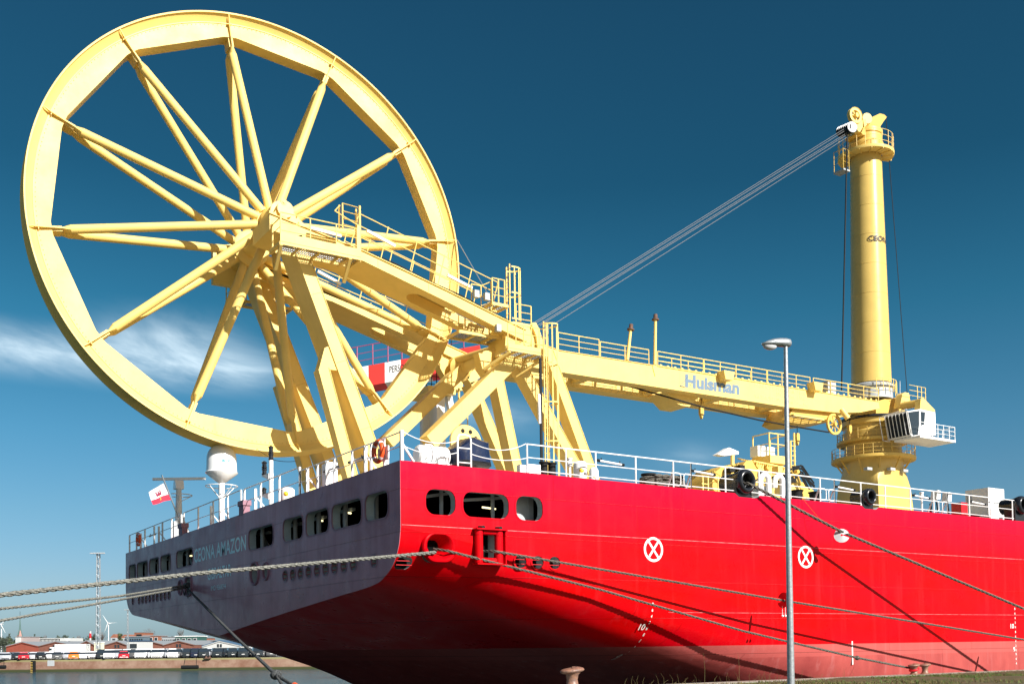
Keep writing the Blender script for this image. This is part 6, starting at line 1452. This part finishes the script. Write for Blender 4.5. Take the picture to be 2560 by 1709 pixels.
# lattice light masts
def lattice(x, D, ytop, w_, lab, lw):
    g_ = BG('light_mast', lab, 'light mast', x, D, 'lattice light masts'); zt_ = g_.Z(ytop); q = MB(); n_ = int(zt_ / (w_ * 1.3))
    def wz(z): return w_ * (1 - .35 * z / zt_)
    for sx, sy in ((-1, -1), (1, -1), (1, 1), (-1, 1)): q.tube((sx * w_ / 2, sy * w_ / 2 + w_, 0), (sx * wz(zt_) / 2, sy * wz(zt_) / 2 + w_, zt_), .075 * w_ + .02, n=5)
    for k in range(n_):
        z0_, z1_ = zt_ * k / n_, zt_ * (k + 1) / n_; a_, b_ = wz(z0_) / 2, wz(z1_) / 2; s_ = 1 if k % 2 else -1
        for y_ in (-1, 1): q.tube((-s_ * a_, y_ * a_ + w_, z0_), (s_ * b_, y_ * b_ + w_, z1_), .03 * w_ + .015, n=4)
        for x_ in (-1, 1): q.tube((x_ * a_, -s_ * a_ + w_, z0_), (x_ * b_, s_ * b_ + w_, z1_), .03 * w_ + .015, n=4)
    g_.part('lattice', q, GALV); h = g_.part('lamp_ring', MB().box((-lw / 2, w_ - .1, zt_), (lw / 2, w_ + .1, zt_ + .12)), GALV)
    for k in range(7): x_ = -lw / 2 + lw * k / 6; g_.part('lamp', MB().prism([(x_ - .22, 0, zt_ - .02), (x_ + .28, 0, zt_ + .02), (x_ + .2, 0, zt_ + .25), (x_ - .15, 0, zt_ + .22)], (0, .5, 0)), GRYP, h)
lattice(241.5, 221, 1383, .78, 'tall lattice mast with a ring of floodlights left of the ship', 2.6); lattice(317.5, 330, 1524, .42, 'shorter thin lattice mast half hidden beside the stern', 1.6)
# warehouses
RB = mat('brick_dark', (.20, .075, .05), .9, noise=.3, nscale=.6); RB2 = mat('brick_red', (.27, .06, .035), .9, noise=.2, nscale=.6); ROOF = mat('slate_roof', (.22, .24, .26), .8); ROOFR = mat('tile_roof', (.26, .10, .06), .8); BW = mat('render_white', (.50, .51, .50), .8); GRN = mat('dark_green_cladding', (.03, .09, .075), .7); ORB = mat('orange_brick', (.28, .11, .065), .85, noise=.2)
def gable(nm, lab, x0, x1, xa_, ya, ye, m_, D=420, mr_=ROOF, depth=40, win=True):
    g_ = BG(nm, lab, 'warehouse', xa_, D); Z0 = 0; q = MB().prism([(g_.X(x0), 0, 0), (g_.X(x1), 0, 0), (g_.X(x1), 0, g_.Z(ye)), (0, 0, g_.Z(ya)), (g_.X(x0), 0, g_.Z(ye))], (0, depth, 0)); w_ = g_.part('wall', q, m_)
    za, ze = g_.Z(ya), g_.Z(ye); q = MB()
    for xe in (x0, x1): q.prism([(0, -.3, za), (g_.X(xe) * 1.03, -.3, ze - .1), (g_.X(xe) * 1.03, -.3, ze + .2), (0, -.3, za + .3)], (0, depth + .6, 0))
    rf_ = g_.part('roof', q, mr_); q = MB()
    for k in range(26):
        t_ = k / 26; 
        for xe in (x0, x1): X_ = g_.X(xe) * t_; z_ = za + (ze - za) * t_; q.box((X_ - .12, -.36, z_ - .38), (X_ + .12, -.3, z_ - .08))
    g_.part('dentils', q, m_, rf_)
    if win:
        for dx in (-1, .15): g_.part('window', MB().box((dx, -.06, za - 2.6), (dx + .8, 0, za - 1.3)), GLASS, w_)
        g_.part('door', MB().box((-1.6, -.05, 0), (1.8, 0, 1.7)), BLKM, w_)
    return g_
gable('brick_warehouse', 'bright red brick warehouse gable at the left', 15, 96, 55, 1604, 1614, RB2, win=False); gable('brick_warehouse', 'brown gabled warehouse behind the white lorry', 96, 190, 138, 1603, 1613, RB); gable('brick_warehouse', 'brown gabled warehouse left of the lamp mast', 190, 238, 216, 1601, 1612, RB); gable('brick_warehouse', 'brown gabled warehouse right of the lamp mast', 260, 316, 292, 1602, 1611, RB)
gable('brick_warehouse', 'brown gabled warehouse right of the white house', 352, 407, 374, 1601.5, 1610, RB); gable('brick_warehouse', 'brown gabled warehouse before the green office', 407, 486, 446, 1600.5, 1610.7, RB); gable('white_warehouse', 'white gabled warehouse with blue roof edge under the stern', 504, 604, 548, 1600.5, 1613.8, BW, mr_=mat('blue_roof', (.06, .12, .2), .6))
def block(nm, lab, x0, x1, y0, D, m_, depth=14, wins=0, wr=1, wm_=GLASS, roof=None, ytop2=None):
    xc = (x0 + x1) / 2; g_ = BG(nm, lab, 'building', xc, D); H_ = g_.Z(y0); w_ = g_.part('wall', MB().box((g_.X(x0), 0, 0), (g_.X(x1), depth, H_)), m_)
    g_.part('roof', MB().box((g_.X(x0) - .3, -.3, H_), (g_.X(x1) + .3, depth + .3, H_ + .35)), roof or ROOF)
    for r in range(wr):
        for k in range(wins):
            a_ = g_.X(x0) + (g_.X(x1) - g_.X(x0)) * (k + .22) / wins; b_ = g_.X(x0) + (g_.X(x1) - g_.X(x0)) * (k + .75) / wins; zt_ = H_ - .9 - r * 3.0
            fr = g_.part('window', MB().box((a_ - .2, -.12, zt_ - 1.9), (b_ + .2, -.04, zt_ + .15)), BW if wm_ is GLASS else m_, w_); g_.part('pane', MB().box((a_, -.18, zt_ - 1.7), (b_, -.12, zt_)), wm_, fr)
    return g_
block('office_block', 'dark green office with a row of white-framed square windows', 438, 494, 1590, 480, GRN, wins=4, wr=2, roof=WHT); block('office_block', 'grey glazed wing left of the green office', 404, 440, 1592, 485, GRYP, wins=7, wm_=BLKM)
block('white_house', 'white two storey house with a dark blue parapet', 317, 350, 1602, 400, BW, wins=1, roof=mat('navy_parapet', (.02, .06, .13), .6))
block('orange_building', 'orange brick building with a white arched front', 358, 396, 1588.5, 540, ORB, wins=3); block('orange_building', 'dark framed orange tower block above the low roofs', 335, 360, 1580, 560, ORB, wins=1, wm_=BLKM); block('glass_building', 'low blue-grey glazed hall behind the white house', 312, 357, 1591, 530, mat('bluegrey', (.10, .15, .19), .5), wins=8, wm_=BLKM)
block('ribbed_hall', 'long hall with dark vertical ribs and a pale roof at the left', 100, 146, 1595.5, 560, BLKM, wins=0, roof=BW); g_ = BG('saw_roof_hall', 'white saw-tooth roofed hall right of the ribbed hall', 'building', 162, 560)
for a_, b_ in ((147, 172), (172, 184)): g_.part('wall', MB().prism([(g_.X(a_ + 2), 0, 0), (g_.X(b_), 0, 0), (g_.X(b_), 0, g_.Z(1605)), (g_.X(a_ + 12), 0, g_.Z(1594)), (g_.X(a_ + 2), 0, g_.Z(1594))], (0, 12, 0)), BW)
g_ = BG('rib_row', 'pale vertical mullions on the front of the ribbed hall', 'facade', 123, 559.5)
for k in range(14): g_.part('mullion', MB().box((g_.X(101 + k * 3.4), 0, 0), (g_.X(101 + k * 3.4) + .25, .3, g_.Z(1597))), BW)
block('brown_block', 'pale brown block with a white end wall at the left', 48, 72, 1591, 600, mat('brownish', (.33, .27, .26), .8), wins=0); block('white_block', 'white windowless end block left of the brown block', 38, 48, 1591, 598, BW)
block('grey_shed', 'long low grey shed roof behind the warehouses', 60, 235, 1606, 520, ROOF); block('grey_shed', 'grey shed between the mast and the white house', 250, 330, 1605, 500, ROOF)
block('far_houses', 'dark roofed terrace behind the white warehouse', 494, 640, 1600, 560, mat('dark_wall', (.06, .06, .055), .8)); block('red_roofs', 'row of red roofs behind the green office', 496, 520, 1594, 620, ROOFR)
for x0, x1, ya, lab in ((276, 292, 1584, 'steep grey-roofed house with an orange gable behind the warehouses'), (302, 326, 1585, 'red-roofed house with a white gable near the thin mast'), (500, 530, 1602, 'dark gabled house right of the green office')):
    g_ = BG('gabled_house', lab, 'house', (x0 + x1) / 2, 600); q = MB().box((g_.X(x0), 0, 0), (g_.X(x1), 10, g_.Z(ya + 9))); w_ = g_.part('wall', q, GRYP); g_.part('roof', MB().prism([(g_.X(x0) - .4, 0, g_.Z(ya + 9)), (g_.X(x1) + .4, 0, g_.Z(ya + 9)), (g_.X(x1) - 1.5, 0, g_.Z(ya)), (g_.X(x0) + 1.5, 0, g_.Z(ya))], (0, 10, 0)), ROOFR if 'red' in lab or 'orange' in lab else ROOF)
    g_.part('window', MB().box((-.8, -.1, g_.Z(ya + 15)), (.8, 0, g_.Z(ya + 11))), GLASS, w_)
# church
g_ = BG('church_tower', 'church spire of green copper over a brick gabled tower at the left', 'church', 47, 900); zt_ = g_.Z(1534); zb2 = g_.Z(1590); w_ = g_.k * 10
g_.part('tower', MB().box((-w_ / 2, 0, 0), (w_ / 2, w_, zb2 + 1)), RB); SP = mat('copper_roof', (.10, .17, .16), .6)
q = MB(); zm = g_.Z(1572)
q.add([(-w_ * .55, 0, zb2), (w_ * .55, 0, zb2), (w_ * .55, w_, zb2), (-w_ * .55, w_, zb2), (-w_ * .2, w_ * .3, zm), (w_ * .2, w_ * .3, zm), (w_ * .2, w_ * .7, zm), (-w_ * .2, w_ * .7, zm), (0, w_ / 2, zt_)], [(0, 1, 5, 4), (1, 2, 6, 5), (2, 3, 7, 6), (3, 0, 4, 7), (4, 5, 8), (5, 6, 8), (6, 7, 8), (7, 4, 8)]); g_.part('spire', q, SP)
g_.part('gable', MB().prism([(-w_ * .1, -.5, zb2 - 1), (w_ * .62, -.5, zb2 - 1), (w_ * .26, -.5, g_.Z(1575))], (0, 1.5, 0)), mat('pink_brick', (.5, .28, .24), .9)); g_.part('finial', MB().tube((0, w_ / 2, zt_ - 1), (0, w_ / 2, g_.Z(1527)), .15, n=6), BLKM)
# chimney
g_ = BG('chimney', 'white chimney with a red band left of the lamp mast', 'chimney', 225, 700); r0 = g_.k * 2.4
g_.part('shaft', MB().tube((0, 0, 0), (0, 0, g_.Z(1577)), r0, n=16), BW); g_.part('band', MB().tube((0, 0, g_.Z(1594)), (0, 0, g_.Z(1582)), r0 * 1.03, n=16), REDP)
# wind turbines
def turbine(x, yh, D, lab, angs, bl):
    g_ = BG('wind_turbine', lab, 'wind turbine', x, D, 'wind turbines'); zh = g_.Z(yh); g_.part('tower', MB().tube((0, 0, 0), (0, 0, zh), g_.k * 1.5, g_.k * .8, n=14), WHT); g_.part('nacelle', MB().box((-g_.k * 1.1, -2, zh - g_.k * 1.0), (g_.k * 1.1, 5, zh + g_.k * 1.2)), WHT)
    for a in angs: 
        r_ = bl * g_.k; a = radians(a); d = V((cos(a), 0, sin(a))); u = V((-sin(a), 0, cos(a))); c_ = V((0, -2.4, zh)); q = MB().prism([c_ - u * g_.k * .35, c_ + d * r_ * .2 - u * g_.k * .75, c_ + d * r_, c_ + d * r_ * .2 + u * g_.k * .45, c_ + u * g_.k * .35], (0, .8, 0)); g_.part('blade', q, WHT)
turbine(270.5, 1556.5, 1500, 'white wind turbine right of the tall lamp mast', (123, 3, -111), 24); turbine(3, 1559, 1500, 'white wind turbine cut by the left edge', (38, -62, 168), 24)
# trees
BARK = mat('bark', (.07, .055, .045), .9)
def tree(x, D, ybase, ytop, wpx, lab, col, bare=False, dens=520):
    g_ = BG('bare_tree' if bare else 'green_tree', lab, 'tree', x, D, 'trees in the far town'); H_ = g_.Z(ytop); R_ = wpx * g_.k / 2; r_ = random.Random(int(x * 10)); q = MB().tube((0, 0, 0), (0, 0, H_ * .55), .35, .2, n=7)
    for k in range(14 if bare else 6):
        a = r_.uniform(0, 2 * pi); zb_ = H_ * r_.uniform(.4, .6); q.path([(0, 0, zb_), (R_ * .4 * cos(a), R_ * .4 * sin(a), zb_ + (H_ - zb_) * .5), (R_ * .8 * cos(a), R_ * .8 * sin(a), H_ * r_.uniform(.8, .97))], [.16, .1, .04], 4)
    g_.part('trunk', q, BARK); q = MB(); n_ = dens; cl_ = [(r_.gauss(0, .42) * R_, r_.gauss(0, .4) * R_, H_ * .70 + r_.gauss(0, .13) * H_) for _ in range(14)]
    for i in range(n_):
        if bare:
            a = r_.uniform(0, 2 * pi); e_ = r_.uniform(-.1, 1.4); rr = R_ * r_.uniform(.5, 1.0); p = V((rr * cos(a) * cos(e_), rr * sin(a) * cos(e_), H_ * .62 + (H_ * .37) * sin(e_) * rr / R_)); d = (p - V((0, 0, H_ * .5))).normalized(); L_ = R_ * .28; u = V((r_.uniform(-1, 1), r_.uniform(-1, 1), r_.uniform(-1, 1))) * .06; q.add([p, p + d * L_ + u * 4, p + u], [(0, 1, 2)])
        else:
            c_ = cl_[i % 14]; s_ = R_ * .22; p = V((c_[0] + r_.gauss(0, s_), c_[1] + r_.gauss(0, s_), c_[2] + r_.gauss(0, s_ * .8))); u = V((r_.uniform(-1, 1), r_.uniform(-1, 1), r_.uniform(-1, 1))) * .55; w = V((r_.uniform(-1, 1), r_.uniform(-1, 1), r_.uniform(-1, 1))) * .55; q.add([p, p + u, p + w], [(0, 1, 2)])
    g_.part('crown', q, col)
LEAF = mat('leaves_spring', (.09, .13, .04), .9, col2=(.05, .08, .03), nscale=.3); TWIG = mat('twigs', (.16, .12, .10), .9); LEAFD = mat('leaves_dark', (.04, .055, .035), .9)
tree(373, 640, 1600, 1570, 36, 'wide bare tree crown above the orange brick roofs', TWIG, True); tree(450, 640, 1600, 1570, 22, 'bare tree behind the green office', TWIG, True); tree(254, 640, 1600, 1578, 22, 'thin bare tree between the mast and the turbine', TWIG, True); tree(299, 560, 1600, 1581, 16, 'yellow-green tree beside the grey-roofed house', LEAF); tree(196, 640, 1600, 1587, 16, 'small dark tree left of the chimney', TWIG, True); tree(156, 650, 1600, 1588, 20, 'dark rounded tree above the saw-tooth hall', LEAFD); tree(85, 640, 1600, 1590, 24, 'green tree between the brown block and the ribbed hall', LEAF); tree(112, 700, 1600, 1584, 10, 'small bare tree above the ribbed hall', TWIG, True)
tree(8, 600, 1610, 1592, 40, 'broad dark green tree at the far left', LEAFD, dens=900); tree(32, 620, 1610, 1596, 20, 'green tree left of the white end block', LEAF); tree(235, 620, 1600, 1588, 12, 'small dark tree behind the foot of the tall mast', LEAFD); tree(330, 620, 1600, 1592, 14, 'low green tree in front of the glazed hall', LEAF)
# long dark treeline of the town behind
q = MB(); r_ = random.Random(77); n_ = 15000
for i in range(n_):
    x = r_.uniform(-60, 700); D = r_.uniform(760, 860); hgt = (9.5 if x < 240 else 6.5) + 2.2 * sin(x * .09) + 1.5 * sin(x * .31 + 1) + .8 * sin(x * .9); p = bgv(x, D, ZF + r_.random() ** .7 * hgt); u = V((r_.uniform(-1, 1), r_.uniform(-1, 1), r_.uniform(-1, 1))) * 1.4; w = V((r_.uniform(-1, 1), r_.uniform(-1, 1), r_.uniform(-1, 1))) * 1.4; q.add([p, p + u, p + w], [(0, 1, 2)])
o = bpy.data.objects.new('treeline', mesh_from('treeline', q, LEAFD, False)); o['kind'] = 'stuff'; link(o)

# ------------------------------------------------------------------ small details on the wheel frame
q = MB()
for x in (3.3, 5.6, 8.0, 10.3):
    q.box((x - .012, 12.992, zb1(x) + .04), (x + .012, 13.002, zt1(x) - .04))
parts('weld_seam', q, YELD, tower)
q = MB()
for k, off in enumerate((.10, .15)):
    q.path([(x, 13.06 + .05 * k, zt1(x) + off + .03 * sin(x * 2 + k)) for x in np.linspace(4.5, 12.2, 24)], .02, 5)
parts('cable_run', q, BLKM, tower)
for (A_, B_) in (((2.06, 17.9), (6.45, 6.9)), ((2.45, 18.6), (7.3, 6.9))):
    yy = 13.0 if A_[0] < 2.2 else 18.9; q = MB(); a = V((A_[0], yy - .004, A_[1])); b = V((B_[0], yy - .004, B_[1])); d = (b - a).normalized(); t = V((-d.z, 0, d.x))
    for f_ in (.18, .42, .66): c = a.lerp(b, f_); q.beam(c - t * .25, c + t * .25, .008, .02, up=d)
    parts('weld_seam', q, YELD, tower)
for k in range(10):
    a = 2 * pi * k / 10; c = P(722, 552, Y=13.8) + V((.42 * cos(a), -.02, .42 * sin(a))); part('hub_bolt', MB().tube(c, c + V((0, -.05, 0)), .035, n=8), YELD, hp)
for px_, py_ in ((1216, 742), (1190, 735), (1245, 820)): c = P(px_, py_, Y=12.9); part('junction_box', MB().box((c.x - .12, c.y - .1, c.z - .16), (c.x + .12, c.y + .1, c.z + .16)), GRYP, tower)

# extra machinery on the winch: valves, pipes and black openings
r_ = random.Random(31)
for k in range(26):
    x_, y_ = r_.uniform(1782, 2000), r_.uniform(1172, 1222); c = w9(x_, y_, r_.uniform(7.6, 7.95)); kind_ = r_.random()
    if kind_ < .35: part('valve', MB().lathe([(0, .0), (.09, 0), (.10, .06), (.10, .2)], c, (0, 1, 0), 12), BLK if r_.random() < .6 else YELD, win)
    elif kind_ < .7: a = r_.uniform(-.6, .9); part('pipe', MB().path([c, c + V((.5 * cos(a), 0, .5 * sin(a))), c + V((.5 * cos(a) + .25, 0, .5 * sin(a) - .5))], .035, 6), YELD if r_.random() < .6 else BLKM, win)
    else: part('housing', MB().box((c.x, c.y - .1, c.z), (c.x + r_.uniform(.2, .5), c.y + .3, c.z + r_.uniform(.15, .35))), r_.choice([YELD, YEL, BLKM]), win)
